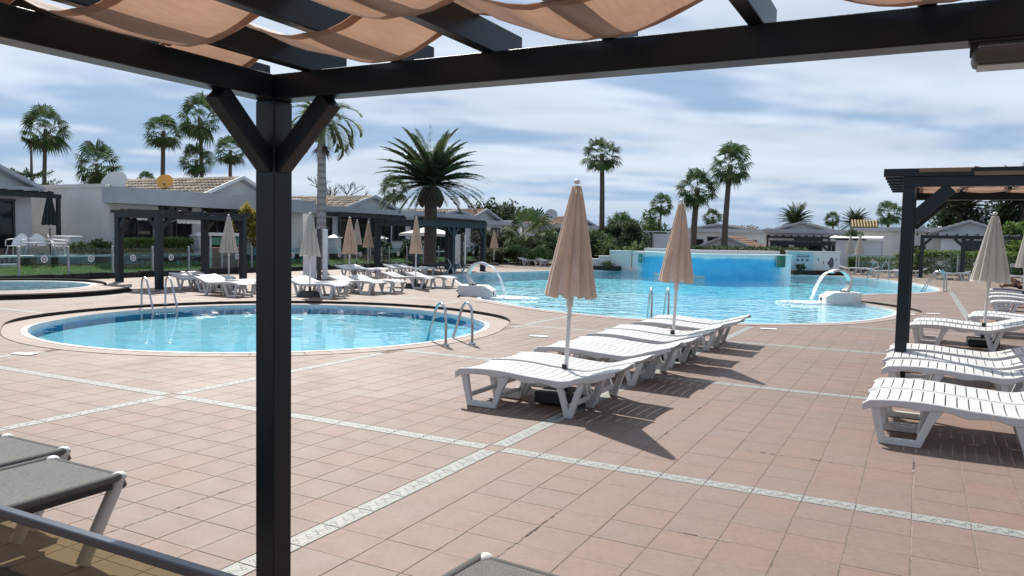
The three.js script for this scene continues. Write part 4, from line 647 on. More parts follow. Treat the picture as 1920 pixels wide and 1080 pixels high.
function house(label, { pos, turn = 0, w, d, h, gables = [], windows = [], doors = [], canopy = [], wall = M.render, tile = M.roofTile, parapet = 0.3, fasciaOut = 0.35 }) {
  const t = thing('bungalow', label, 'house', pos, turn, 'white bungalows round the pool');    // facade at local z = 0 facing +z, x from 0 to w
  part('wall', bx(w, h, d, w / 2, h / 2, -d / 2), wall, t);
  if (fasciaOut) part('fascia', bx(w + 0.3, parapet, fasciaOut + 0.2, w / 2, h - parapet / 2 + 0.02, fasciaOut / 2 - 0.1 + 0.003), M.fascia, t);
  part('parapet', [bx(w + 0.06, 0.14, 0.2, w / 2, h + 0.07, -d + 0.1), bx(0.2, 0.14, d - 0.3, 0.07, h + 0.07, -d / 2 - 0.02), bx(0.2, 0.14, d - 0.3, w - 0.07, h + 0.07, -d / 2 - 0.02)], wall, t);
  for (const { x, w: gw, rise, len, base = h } of gables) {
    const s = new THREE.Shape([[-gw / 2, 0], [gw / 2, 0], [0, rise]].map(([a, b]) => XZ(a, b))), g = new THREE.ExtrudeGeometry(s, { depth: len - 0.3, bevelEnabled: false }); g.translate(x, base - 0.01, -len + 0.1); part('gable_wall', uvm(g), wall, t);
    const S = Math.hypot(gw / 2 + 0.22, rise + 0.22 * rise / (gw / 2)), ang = Math.atan2(rise, gw / 2), roof = new THREE.Group(); 
    for (const side of [-1, 1]) { const q = roofSlope(len + 0.1, S); q.applyMatrix4(new THREE.Matrix4().makeBasis(V(0, 0, side), V(side * Math.sin(ang), Math.cos(ang), 0), V(side * Math.cos(ang), -Math.sin(ang), 0))); { const a = q.attributes.position.array; for (let i = 0; i < a.length; i += 9) for (let k = 3; k < 6; k++) { const v = a[i + k]; a[i + k] = a[i + k + 3]; a[i + k + 3] = v; } } q.computeVertexNormals(); q.translate(x, base + rise + 0.03, side > 0 ? -len + 0.05 : 0.15); const slab = bx(S, 0.05, len + 0.1).rotateZ(-side * ang).translate(x + side * Math.cos(ang) * S / 2, base + rise - Math.sin(ang) * S / 2 - 0.01, -len / 2 + 0.1); const sl = part('roof_slab', slab, M.fascia, t); const tm = part('roof_tiles', q, tile, sl); tm.userData.kind = 'stuff'; }
    part('verge', [-1, 1].map(side => beamBetween(V(x, base + rise + 0.07, 0.17), V(x + side * (gw / 2 + 0.2), base - 0.2 * rise / (gw / 2) + 0.07, 0.17), 0.06, 0.14)), wall === M.render ? M.white : M.fascia, t);
  }
  for (const [x, y, ww, hh, mull = 1] of windows) { const f = part('window', [bx(ww + 0.1, 0.06, 0.1, x, y + hh / 2 + 0.02, 0.03), bx(ww + 0.1, 0.06, 0.12, x, y - hh / 2 - 0.02, 0.04), bx(0.06, hh, 0.1, x - ww / 2 - 0.01, y, 0.03), bx(0.06, hh, 0.1, x + ww / 2 + 0.01, y, 0.03), ...Array.from({ length: mull }, (_, i) => bx(0.05, hh, 0.07, x - ww / 2 + ww * (i + 1) / (mull + 1), y, 0.03))], M.frameDark, t); part('pane', bx(ww, hh, 0.02, x, y, 0.012), M.glassDark, f); }
  for (const [x, ww, hh] of doors) { const f = part('door', [bx(ww, hh, 0.04, x, hh / 2, 0.022)], M.glassDark, t); part('door_frame', [bx(0.07, hh, 0.1, x - ww / 2, hh / 2, 0.04), bx(0.07, hh, 0.1, x + ww / 2, hh / 2, 0.04), bx(0.05, hh, 0.08, x, hh / 2, 0.04), bx(ww + 0.14, 0.08, 0.1, x, hh + 0.04, 0.04)], M.frameDark, f); }
  for (const [x0, x1, y, out] of canopy) { part('canopy_beam', [bx(x1 - x0, 0.16, 0.1, (x0 + x1) / 2, y, out), bx(x1 - x0, 0.1, 0.06, (x0 + x1) / 2, y + 0.02, fasciaOut + 0.22)], M.timberPlain, t); const sg = bx(0.07, 0.1, out - fasciaOut, 0, y + 0.12, (out + fasciaOut) / 2 + 0.1); for (let x = x0 + 0.1; x < x1; x += 0.55) part('canopy_slat', sg, M.timberPlain, t).position.x = x; for (const x of [x0 + 0.1, x1 - 0.1]) part('canopy_post', bx(0.12, y - 0.08, 0.12, x, (y - 0.08) / 2, out), M.timberPlain, t); }
  return t;
}
const E90 = Math.PI / 2;
house('white bungalow at the far left edge with a red tile roof', { pos: [-30.6, 0.62, -8.2], turn: E90, w: 10.1, d: 11, h: 2.55, gables: [{ x: 8.0, w: 4.6, rise: 1.05, len: 9 }], windows: [[2.5, 1.3, 1.6, 1.1]], doors: [[8.2, 2.4, 2.0], [5.2, 2.2, 2.0]], canopy: [[3.5, 10.0, 2.2, 2.0]], tile: M.roofTileRed, wall: M.renderGrey });
house('white bungalow with a large blank side wall, dish aerials on its roof', { pos: [-27.6, 0.62, -19.45], turn: E90, w: 10.6, d: 11, h: 2.62, gables: [{ x: 6.55, w: 4.0, rise: 0.82, len: 8 }], windows: [[1.2, 1.25, 1.3, 1.05], [8.6, 1.3, 1.4, 1.1]], doors: [[3.0, 1.5, 2.0], [5.6, 2.4, 2.0]], parapet: 0.62, fasciaOut: 0.7 });
house('white bungalow with a tiled gable behind the closed umbrellas', { pos: [-27.9, 0.6, -30.9], turn: E90, w: 8.6, d: 10, h: 2.5, gables: [{ x: 5.2, w: 4.6, rise: 0.68, len: 8 }], windows: [[1.0, 1.3, 1.2, 1.1], [7.6, 1.3, 1.0, 1.1]], doors: [[3.4, 2.4, 2.0], [5.9, 1.8, 2.0]], canopy: [[0.2, 6.0, 2.0, 1.7]], parapet: 0.4, wall: M.renderGrey });
house('grey flat roofed bungalow with a dark canopy behind the date palm', { pos: [-28.2, 0.6, -39.8], turn: E90, w: 7.6, d: 10, h: 2.55, windows: [[1.2, 1.3, 1.3, 1.1], [6.3, 1.3, 1.2, 1.1]], doors: [[3.8, 2.2, 2.0]], canopy: [[0.2, 7.2, 2.0, 1.6]], wall: M.renderGrey, gables: [{ x: 6.0, w: 3.0, rise: 0.2, len: 5 }] });
house('white gabled bungalow left of the far shrubs', { pos: [-28.4, 0.5, -47.6], turn: E90, w: 8, d: 10, h: 2.35, gables: [{ x: 2.4, w: 4.6, rise: 0.75, len: 8 }], windows: [[1.0, 1.3, 1.2, 1.0], [4.0, 1.3, 1.2, 1.0]], doors: [[6.2, 2.0, 1.9]], tile: M.roofTileRed, wall: M.renderGrey });
house('low white bungalow with a pink hipped roof behind the fan palm', { pos: [-28.4, 0.5, -56.2], turn: E90 - 0.35, w: 10, d: 10, h: 2.3, gables: [{ x: 6.5, w: 4.0, rise: 0.7, len: 8 }], windows: [[2.0, 1.2, 1.4, 1.0]], doors: [[4.4, 2.0, 1.9]], tile: M.roofTileRed, wall: M.renderGrey });
house('grey bungalow behind the palms right of the cascade', { pos: [-19.5, 0, -68], w: 8.5, d: 9, h: 2.75, windows: [[2, 1.3, 1.4, 1.0], [6.5, 1.3, 1.4, 1.0]], doors: [[4.2, 2.2, 2.0]], wall: M.renderGrey, gables: [{ x: 4.0, w: 4.4, rise: 0.35, len: 7 }] });
house('low gabled hut roof just behind the cascade wall', { pos: [-15.6, -0.9, -58], w: 5.4, d: 6, h: 1.9, wall: M.renderGrey, fasciaOut: 0, gables: [{ x: 2.9, w: 5.0, rise: 1.0, len: 6 }], tile: M.roofTileRed });
house('grey gabled bungalow in the middle of the far row', { pos: [-10.9, 0, -64], w: 6.4, d: 9, h: 2.72, windows: [[1.2, 1.3, 1.1, 1.0], [5.2, 1.3, 1.1, 1.0]], doors: [[3.2, 2.0, 2.0]], canopy: [[0.3, 4.9, 2.1, 1.4]], wall: M.renderGrey, gables: [{ x: 2.7, w: 3.6, rise: 0.5, len: 7 }] });
house('flat roofed bungalow with a striped tile edge in the far row', { pos: [-4.4, 0, -63], w: 5.6, d: 9, h: 2.95, windows: [[1.1, 1.15, 1.1, 0.95], [3.9, 1.15, 1.5, 0.95]], doors: [], canopy: [], wall: M.render, gables: [] });
house('grey gabled bungalow at the right end of the far row', { pos: [1.2, 0, -60.5], w: 8, d: 9, h: 2.6, windows: [[3.4, 1.4, 1.2, 1.0], [6.5, 1.4, 1.4, 1.0]], doors: [[1.9, 1.2, 2.0], [5.0, 1.0, 2.0]], wall: M.renderGrey, gables: [{ x: 1.6, w: 4.2, rise: 0.72, len: 7 }] });
house('long low bungalow with a dark fascia at the far right', { pos: [9.4, 0, -56], w: 10, d: 8, h: 2.4, windows: [[2, 1.2, 1.6, 1.0]], doors: [[5, 2, 1.9]], canopy: [[0.2, 9.5, 2.2, 1.6]], wall: M.renderGrey });
{ // striped tile eyebrow on the far flat roof
  const t = thing('tiled_eyebrow', 'small slope of striped yellow and black barrel tiles in the far row', 'roof', [-4.55, 2.98, -62.8]); const ym = std({ color: lin(0.55, 0.40, 0.18), roughness: 0.85 });
  for (let i = 0; i < 9; i++) { const m = part('roof_tile', EY(), i % 2 ? ym : ym, t); m.position.set(i * 0.2, 0, 0); } part('backing', bx(1.9, 0.03, 0.75).rotateX(0.75).translate(0.8, 0.19, -0.1), M.black, t);
}
function EY() { return EY.g ??= new THREE.CylinderGeometry(0.06, 0.06, 0.75, 8, 1, false).rotateX(Math.PI / 2 + 0.75).rotateY(0.22).translate(0, 0.24, -0.08); }
// white wall with an angular top in front of the far row
{ const t = thing('garden_wall', 'white garden wall with a sunlit top before the far bungalows', 'wall', [-5.6, 0, -58.5]); part('wall_body', bx(3.2, 1.95, 3, 1.6, 0.975, -1.5), M.renderGrey, t); part('sunlit_roof', bx(3.3, 0.06, 3.3, 1.6, 2.1, -1.45).rotateX(0.05), M.white, t); }
// awnings, gate pillars
function awning(label, x, z0, z1, y) { const t = thing('awning', label, 'awning', [x, y, (z0 + z1) / 2], 0, 'white scalloped awnings'); const L = Math.abs(z1 - z0), n = 18, pos = [], idx = []; for (let i = 0; i <= n; i++) { const z = (i / n - 0.5) * L; pos.push(-0.7, 0.14, z, 0, -0.02, z, 0, -0.17 - 0.03 * Math.abs(Math.sin(i / n * Math.PI * 6)), z); } for (let i = 0; i < n; i++) { const a = i * 3; idx.push(a, a + 3, a + 1, a + 1, a + 3, a + 4, a + 1, a + 4, a + 2, a + 2, a + 4, a + 5); } part('fabric', poly(pos, idx), M.awning, t); part('front_bar', bar(V(0, -0.03, -L / 2), V(0, -0.03, L / 2), 0.02), M.white, t); for (const s of [-1, 1]) part('arm', bar(V(-0.7, -0.15, s * L * 0.42), V(0, -0.04, s * L * 0.42), 0.014, 5), M.white, t); }
awning('left white scalloped awning on the bungalow behind the small pergola', -26.2, -19.6, -21.1, 2.2); awning('right white scalloped awning on the bungalow behind the small pergola', -26.2, -21.4, -22.7, 2.12);
[[-22.6, 'beside the small left pergola, seen between its posts'], [-25.15, 'seen just left of the big near post'], [-30.95, 'between the closed umbrellas left of centre'], [-34.8, 'behind the closed umbrellas, right of another pillar']].forEach(([z, d]) => { const t = thing('gate_pillar', 'white square pillar with a pointed cap ' + d, 'pillar', [-26.35, 0.6, z], 0, 'white garden pillars'); part('shaft', bx(0.5, 0.85, 0.5, 0, 0.42, 0), M.renderGrey, t); part('cap', new THREE.ConeGeometry(0.44, 0.17, 4).rotateY(Math.PI / 4).translate(0, 0.935, 0), M.white, t); });
// dishes
function dish(label, [x, y, z], r, mat, yaw) { const t = thing('dish_aerial', label, 'dish aerial', [x, y, z], yaw, 'dish aerials on the roofs'); const pr = []; for (let i = 0; i <= 8; i++) pr.push(XZ(r * i / 8, 0.22 * r * (i / 8) ** 2)); part('reflector', new THREE.LatheGeometry(pr, 28).rotateX(Math.PI / 2 - 0.5), mat, t); part('feed_arm', [bar(V(0, -r * 0.8, 0.1), V(0, -0.1, r * 0.7), 0.012, 5), new THREE.SphereGeometry(0.05, 8, 6).translate(0, -0.1, r * 0.7)], M.frameDark, t); part('mast', bar(V(0, -r - 0.35, -0.05), V(0, 0, -0.02), 0.03), M.alu, t); }
dish('big grey dish aerial on the left bungalow roof', [-33.0, 3.72, -23.6], 0.62, std({ color: lin(0.42, 0.44, 0.44), roughness: 0.7, side: THREE.DoubleSide }), 0.4); dish('orange dish aerial before the tiled roof at the left', [-30.9, 3.86, -24.6], 0.36, std({ color: lin(0.62, 0.30, 0.06), roughness: 0.7, side: THREE.DoubleSide }), 0.7); dish('small grey dish on the roof behind the fan palm', [-27.0, 3.55, -58.5], 0.5, std({ color: lin(0.45, 0.46, 0.47), roughness: 0.7, side: THREE.DoubleSide }), 0.5);
// showers with white boards
[[[-18.45, -20.9], 1.8, 'tall white shower board with a dark post behind the pale umbrella'], [[-21.6, -35.6], 1.75, 'tall white shower board between the posts of the rear pergola']].forEach(([[x, z], h, l]) => { const t = thing('shower_panel', l, 'shower', [x, 0.006, z], 0.45, 'white shower boards'); part('post', rbx(0.13, h + 0.05, 0.13, 0, h / 2, 0, 0.01), M.frameDark, t); part('board', rbx(0.05, h - 0.05, 0.5, 0.14, h / 2 + 0.02, -0.25, 0.01), M.white, t); part('board', rbx(0.46, h - 0.08, 0.05, -0.32, h / 2 + 0.02, 0.02, 0.01), M.white, t); part('shower_head', bar(V(0, h, 0), V(0.12, h + 0.08, 0.1), 0.015, 6), M.chrome, t); part('tray', bx(0.9, 0.03, 0.9, 0, 0.016, 0), M.concrete, t); });

// ---------------------------------------------------------------- vegetation
class Leaves {                                                // gathers leaf faces with a tone for each leaf
  constructor() { this.p = []; this.c = []; }
  tri(a, b, c, k) { this.p.push(a.x, a.y, a.z, b.x, b.y, b.z, c.x, c.y, c.z); for (let i = 0; i < 3; i++) this.c.push(k[0], k[1], k[2]); }
  blade(a, b, wide, k, bend = null) {                          // a folded blade from a to b
    const d = b.clone().sub(a), s = new THREE.Vector3().crossVectors(d, V(0, 1, 0.13)).normalize().multiplyScalar(wide), m = a.clone().lerp(b, 0.45); if (bend) m.add(bend);
    this.tri(a, m.clone().add(s), b, k); this.tri(a, b, m.clone().sub(s), k);
  }
  geo() { const g = new THREE.BufferGeometry(); g.setAttribute('position', new THREE.Float32BufferAttribute(this.p, 3)); g.setAttribute('color', new THREE.Float32BufferAttribute(this.c, 3)); g.computeVertexNormals(); return g; }
}
const tone = (r, dry = 0) => { const k = 0.7 + 0.6 * r(), d = r() < dry ? 1 : 0; return d ? [k * 2.6, k * 1.7, k * 1.6] : [k * (0.9 + 0.2 * r()), k, k * (0.85 + 0.3 * r())]; };
function fanCrown(seed, R = 1.7, count = 36, dead = 9) {      // crown of fan leaves round the origin
  const r = rng(seed), L = new Leaves(), D = new Leaves();
  for (let n = 0; n < count + dead; n++) {
    const isDead = n >= count, az = n * 2.399 + r() * 0.5, el = isDead ? -1.15 - 0.3 * r() : lerp(1.4, -1.0, Math.pow((n + 0.5) / count, 0.8)) + (r() - 0.5) * 0.45;
    const dir = V(Math.cos(az) * Math.cos(el), Math.sin(el), Math.sin(az) * Math.cos(el)), pet = R * (isDead ? 0.35 : 0.50 + 0.18 * r()), c = dir.clone().multiplyScalar(pet).add(V(0, -0.10 * R * Math.cos(el) * Math.cos(el), 0)), G = isDead ? D : L, k = tone(r, 0);
    G.blade(V(dir.x * 0.08, dir.y * 0.1, dir.z * 0.08), c, 0.022 * R, [k[0] * 1.3, k[1] * 1.2, k[2]]);
    const side = new THREE.Vector3().crossVectors(dir, V(0, 1, 0)).normalize().applyAxisAngle(dir, (r() - 0.5) * 1.1), nrm = new THREE.Vector3().crossVectors(side, dir).normalize(), segs = 15, rad = R * (isDead ? 0.5 : 0.60) * (0.85 + 0.3 * r()), spread = isDead ? 0.7 : 2.0;
    for (let s = 0; s < segs; s++) {
      const a = (s / (segs - 1) - 0.5) * 2 * spread * 0.78, d = dir.clone().multiplyScalar(Math.cos(a)).addScaledVector(side, Math.sin(a)).addScaledVector(nrm, 0.22 * Math.cos(a * 1.4) - 0.12);
      const mid = c.clone().addScaledVector(d, rad * 0.62), tip = c.clone().addScaledVector(d, rad * (0.95 + 0.12 * r())).add(V((r() - 0.5) * 0.1 * R, -rad * (0.20 + 0.22 * r()) * (isDead ? 0.3 : 1), (r() - 0.5) * 0.1 * R)), w = new THREE.Vector3().crossVectors(d, nrm).normalize().multiplyScalar(rad * 0.062);
      const kk = [k[0] * (0.85 + 0.3 * r()), k[1] * (0.85 + 0.3 * r()), k[2]]; G.tri(c, mid.clone().add(w), mid.clone().sub(w), kk); G.tri(mid.clone().add(w), tip, mid.clone().sub(w), kk);
    }
  }
  return [L.geo(), dead ? D.geo() : null];
}
function featherCrown(seed, R, count, { droop = 1, leaflet = 0.3, pairs = 26, up = 1.4, low = -0.75 } = {}) {
  const r = rng(seed), L = new Leaves();
  for (let n = 0; n < count; n++) {
    const az = n * 2.399 + r() * 0.3, el = lerp(up, low, Math.pow((n + 0.5) / count, 0.8)) + (r() - 0.5) * 0.16, len = R * (0.85 + 0.25 * r()), pts = []; let p = V(0, 0, 0), a = el; const steps = 9, h = V(Math.cos(az), 0, Math.sin(az));
    for (let s = 0; s <= steps; s++) { pts.push(p.clone()); p = p.clone().addScaledVector(h, Math.cos(a) * len / steps).add(V(0, Math.sin(a) * len / steps, 0)); a -= droop * (0.10 + 0.16 * s / steps) * (0.55 + 0.45 * Math.cos(el)); }
    const cv = new THREE.CatmullRomCurve3(pts), k = tone(r, 0);
    for (let s = 0; s < steps; s++) L.blade(pts[s], pts[s + 1], 0.012 * R * (1 - s / steps) + 0.006, [k[0] * 1.5, k[1] * 1.3, k[2]]);
    for (let i = 2; i < pairs; i++) {
      const u = i / pairs, q = cv.getPoint(u), tg = cv.getTangent(u), sd = new THREE.Vector3().crossVectors(tg, V(0, 1, 0)).normalize(), up2 = new THREE.Vector3().crossVectors(sd, tg).normalize(), ll = R * leaflet * Math.sin(Math.PI * clamp(0.12 + u * 0.86, 0, 1)) * (0.85 + 0.3 * r());
      for (const s of [-1, 1]) { const d = sd.clone().multiplyScalar(s * 0.72).addScaledVector(tg, 0.62).addScaledVector(up2, 0.30 + 0.2 * r()).normalize(), tip = q.clone().addScaledVector(d, ll).add(V(0, -ll * 0.22 * droop, 0)); L.blade(q, tip, 0.024 * R, [k[0] * (0.85 + 0.3 * r()), k[1] * (0.85 + 0.3 * r()), k[2]]); }
    }
  }
  return L.geo();
}
function trunkGeo(h, r0, r1, sway, seed) { const r = rng(seed), pts = [], n = 8, dx = (r() - 0.5) * sway, dz = (r() - 0.5) * sway; for (let i = 0; i <= n; i++) { const v = i / n; pts.push(V(dx * Math.sin(v * 2.2), h * v, dz * v * v)); } const cv = new THREE.CatmullRomCurve3(pts), g = new THREE.TubeGeometry(cv, 26, 1, 10); const p = g.attributes.position, uv = g.attributes.uv, c = V(0, 0, 0); const off = cv.getPoints(26); for (let i = 0; i <= 26; i++) for (let j = 0; j <= 10; j++) { const k = i * 11 + j; c.set(p.getX(k), p.getY(k), p.getZ(k)).sub(off[i]); const v = i / 26, rad = lerp(r0, r1, Math.pow(v, 0.6)) * (1 + 0.04 * (i % 2)) + 0.25 * r0 * Math.exp(-v * 14); c.multiplyScalar(rad / c.length()).add(off[i]); p.setXYZ(k, c.x, c.y, c.z); uv.setXY(k, j / 10, h * v * 0.6); } g.computeVertexNormals(); return [g, pts[n]]; }
const fanCrowns = [fanCrown(11), fanCrown(23, 1.7, 32, 6), fanCrown(37, 1.7, 36, 13)];
function fanPalm(label, [x, y, z], top, R, v, { sway = 0.5, group = 'fan palms on the skyline', r0 = 0.19, turn = 0 } = {}) {
  const t = thing('fan_palm', label, 'palm tree', [x, y, z], turn, group), [g, tip] = trunkGeo(top - y, r0, r0 * 0.62, sway, v * 7 + 3); part('trunk', g, M.trunk, t);
  const c = part('crown', fanCrowns[v % 3][0], M.palm, t); const q = rng(Math.round(x * 13 - z * 7)); c.position.copy(tip); c.rotation.set((q() - 0.5) * 0.45, q() * 6, (q() - 0.5) * 0.45); c.scale.set(R / 1.95 * (0.9 + 0.25 * q()), R / 1.95 * (0.85 + 0.35 * q()), R / 1.95 * (0.9 + 0.25 * q())); if (fanCrowns[v % 3][1]) { const d = part('dead_leaves', fanCrowns[v % 3][1], M.thatch, t); d.position.copy(tip); d.scale.setScalar(R / 1.95); } return t;
}
fanPalm('tall fan palm at the far left above the dark araucaria', [-56.3, 0.6, -34.5], 8.75, 1.75, 0);
fanPalm('short fan palm above the left blank wall', [-52.5, 0.6, -36.3], 6.3, 1.75, 1);
fanPalm('fan palm with a thin dark trunk above the tiled roof, left of a pair', [-50.4, 0.6, -39.8], 9.0, 1.6, 2, { r0: 0.22 });
fanPalm('highest fan palm left of the near post', [-46.2, 0.6, -39.9], 9.8, 1.7, 0, { turn: 1.9 });
fanPalm('lower fan palm standing under the highest one left of the post', [-46.3, 0.6, -39.4], 6.75, 1.3, 1, { turn: 2.5, sway: 0.2 });
fanPalm('fan palm partly hidden by the pergola brace', [-48.9, 0.6, -45.1], 8.1, 1.5, 2, { turn: 4, r0: 0.2 });
fanPalm('small fan palm top peeping over the tiled roof at the left', [-66.4, 0.6, -50.5], 6.3, 1.05, 1, { turn: 3 });
fanPalm('small fan palm behind the canary date palm', [-37.3, 0.5, -50.9], 5.3, 1.25, 2, { turn: 1, r0: 0.17 });
fanPalm('tall slender fan palm with hanging dead leaves above the centre', [-20.45, 0, -53.1], 7.8, 1.55, 2, { turn: 2, r0: 0.24 });
fanPalm('small fan palm left of the farther beige umbrella', [-22.3, 0, -73.4], 5.1, 1.15, 0, { turn: 4, r0: 0.16 });
fanPalm('fan palm left of the tallest one behind the cascade', [-15.1, 0, -58.0], 5.6, 1.6, 1, { turn: 2, r0: 0.3 });
fanPalm('tall full fan palm right of the farther beige umbrella', [-12.6, 0, -57.1], 7.2, 1.65, 0, { turn: 5, r0: 0.26 });
fanPalm('hazy little fan palm between two trunks behind the cascade', [-21.5, 0, -90.7], 4.5, 1.2, 1, { turn: 3 });
fanPalm('tiny far fan palm above the far roofs', [-11.1, 0, -118.8], 5.2, 1.2, 0, { turn: 1 });
fanPalm('far fan palm just left of the right pergola post', [-3.1, 0, -89.0], 5.0, 1.35, 2, { turn: 4 });
// bushy low fan palms
function bushPalm(label, [x, y, z], R, v, mat = M.palm) { const t = thing('palm_bush', label, 'palm', [x, y, z], v * 1.3, 'low bushy palms'); const [g] = trunkGeo(R * 0.9, 0.2, 0.16, 0.1, v + 1); part('trunk', g, M.trunk, t); const c = part('crown', fanCrowns[v % 3][0], mat, t); c.position.y = R * 0.9; c.scale.setScalar(R / 1.7); return t; }
bushPalm('bushy green fan palm left of the nearest umbrella', [-21.4, 0.2, -43.4], 1.75, 1, M.palmBright ??= leaf(0.085, 0.13, 0.045, 0.3)); bushPalm('dark bushy palm behind the tall slender palm', [-19.8, 1.2, -55.4], 1.35, 0); bushPalm('low palm at the hedge right of the pergola post', [-0.6, 0.2, -49.2], 0.8, 2, M.palmBright);
// feather palms
const dateCrown = featherCrown(51, 3.0, 92, { droop: 0.62, leaflet: 0.14, pairs: 46, up: 1.5, low: -0.22 });
{
  const t = thing('date_palm', 'stout canary date palm with a wide crown of arching fronds', 'palm tree', [-20.7, 0.1, -31.2], 0); const [g] = trunkGeo(3.3, 0.30, 0.30, 0.05, 5); part('trunk', g, M.trunk, t);
  const r = rng(15), L = []; for (let i = 0; i < 150; i++) { const a = i * 2.399, v = i / 150, rad = 0.30 + 0.26 * Math.sin(Math.PI * clamp(v * 0.8 + 0.15, 0, 1)); L.push(new THREE.BoxGeometry(0.10, 0.16, 0.07).rotateX(-0.5).translate(0, 0, rad).rotateY(a).translate(0, 2.95 + 0.85 * v, 0)); } part('leaf_base_bulb', [...L.map(norm), norm(new THREE.SphereGeometry(0.5, 16, 10).scale(1, 0.85, 1).translate(0, 3.45, 0))], M.trunk, t);
  const c = part('crown', dateCrown, M.datePalm, t); c.position.y = 3.95; c.scale.set(0.98, 0.92, 0.98);
}
function farDate(label, [x, y, z], s, turn) { const t = thing('date_palm', label, 'palm tree', [x, 0, z], turn, 'far date palms'); const [g] = trunkGeo(y, 0.25, 0.22, 0.1, 9); part('trunk', g, M.trunk, t); const c = part('crown', dateCrown, M.datePalm, t); c.position.y = y; c.scale.setScalar(s); }
farDate('far date palm dome above the gabled roof in the far row', [-10.8, 3.6, -79.3], 0.72, 1); farDate('far date palm above the striped roof tiles', [-6.1, 3.7, -87.4], 0.62, 2); farDate('date palm in the tree mass at the upper right', [2.4, 4.3, -66.5], 0.8, 3); farDate('second date palm in the tree mass behind the right pergola', [6.2, 4.8, -66], 0.95, 4);
{ // royal palm behind the near post
  const t = thing('royal_palm', 'royal palm with a smooth pale trunk right of the near post', 'palm tree', [-22.75, 0.1, -25.9], 0); const [g, tip] = trunkGeo(5.35, 0.235, 0.17, 0.0, 3); part('trunk', g, M.trunkPale, t); part('crownshaft', new THREE.CylinderGeometry(0.09, 0.165, 1.1, 14).translate(0, 5.85, 0), std({ color: lin(0.30, 0.33, 0.22), roughness: 0.6 }), t); const c = part('crown', featherCrown(77, 2.1, 24, { droop: 1.5, leaflet: 0.3, pairs: 30, up: 1.3, low: -0.35 }), M.royal, t); c.position.y = 6.35;
  const dd = part('seed_stalks', (() => { const L = new Leaves(), r = rng(8); for (let i = 0; i < 60; i++) { const a = (i % 2 ? 0.3 : 3.4) + (r() - 0.5) * 0.9, q = V(0.17 * Math.cos(a), 5.2 + 0.1 * r(), 0.17 * Math.sin(a)); L.blade(q, q.clone().add(V(Math.cos(a) * (0.2 + 0.35 * r()), -0.15 - 0.55 * r(), Math.sin(a) * (0.2 + 0.35 * r()))), 0.02, tone(r)); } return L.geo(); })(), M.thatch, t);
}
// leafy shrubs, hedges and trees
function foliage(seed, shape, count, size, flowers = 0) {       // shape(r) gives a point inside the crown
  const r = rng(seed), L = new Leaves(); for (let i = 0; i < count; i++) { const p = shape(r), d = V(r() - 0.5, (r() - 0.35), r() - 0.5).normalize(), s = size * (0.6 + 0.8 * r()), k = r() < flowers ? [5.5, 1.2, 0.8] : tone(r); L.blade(p, p.clone().addScaledVector(d, s), s * 0.30, k); } return L.geo();
}
const boxShape = (w, h, d) => r => { const f = Math.floor(r() * 5); let x = r() - 0.5, y = r(), z = r() - 0.5; const e = 0.5 - Math.pow(r(), 2.2) * 0.4; if (f === 0) y = 1 - Math.pow(r(), 2) * 0.35; else if (f < 3) z = (f === 1 ? e : -e); else x = (f === 3 ? e : -e); return V(x * w, y * h, z * d); };
function clumps(seed, n, R, H) { const r = rng(seed), c = Array.from({ length: n }, () => { const a = r() * 6.28, d = Math.sqrt(r()) * R; return [d * Math.cos(a), H * (0.25 + 0.75 * r()) * (1 - 0.35 * d / R), d * Math.sin(a), R * (0.22 + 0.22 * r())]; }); return q => { const k = c[Math.floor(q() * n)], u = q() * 2 - 1, a = q() * 6.28, s = Math.sqrt(1 - u * u), rr = k[3] * Math.pow(q(), 0.4); return V(k[0] + rr * s * Math.cos(a), Math.max(0.02, k[1] + rr * u), k[2] + rr * s * Math.sin(a)); }; }
function hedge(label, [x, y, z], [w, h, d], mat, seed, n, size = 0.13, fl = 0, turn = 0) { const t = thing('hedge', label, 'hedge', [x, y, z], turn, 'clipped hedges'); part('foliage', foliage(seed, boxShape(w, h, d), n, size, fl), mat, t); part('stems', Array.from({ length: 5 }, (_, i) => bar(V((i / 4 - 0.5) * w * 0.7, 0, 0), V((i / 4 - 0.5) * w * 0.75, h * 0.75, 0.05), 0.03, 5)), M.bark, t); return t; }
function shrub(label, [x, y, z], R, H, mat, seed, n, size = 0.2, fl = 0, name = 'shrub', cat = 'shrub') { const t = thing(name, label, cat, [x, y, z], 0, name === 'tree' ? 'broad leaved trees' : 'garden shrubs'); part('trunk', [bar(V(0, 0, 0), V(0.05, H * 0.5, 0), 0.05 + R * 0.03, 7, 0.03 + R * 0.015), bar(V(0.03, H * 0.3, 0), V(R * 0.35, H * 0.7, 0.1), 0.03 + R * 0.012, 6, 0.02), bar(V(0.03, H * 0.25, 0), V(-R * 0.3, H * 0.65, -0.1), 0.03 + R * 0.012, 6, 0.02)], M.bark, t); part('crown', foliage(seed, clumps(seed + 1, 26, R, H), n, size, fl), mat, t); return t; }
hedge('clipped green hedge behind the left post of the small pergola', [-26.0, 0.68, -19.4], [0.6, 0.6, 1.3], M.leafBright, 3, 2600, 0.1); hedge('clipped green hedge with an orange flower at its end, between the pergola posts', [-26.0, 0.68, -21.2], [0.6, 0.65, 1.15], M.leafBright, 5, 2600, 0.1, 0.004); hedge('bit of clipped hedge just left of the near post', [-26.0, 0.68, -25.9], [0.6, 0.6, 1.0], M.leafBright, 6, 2000, 0.1);
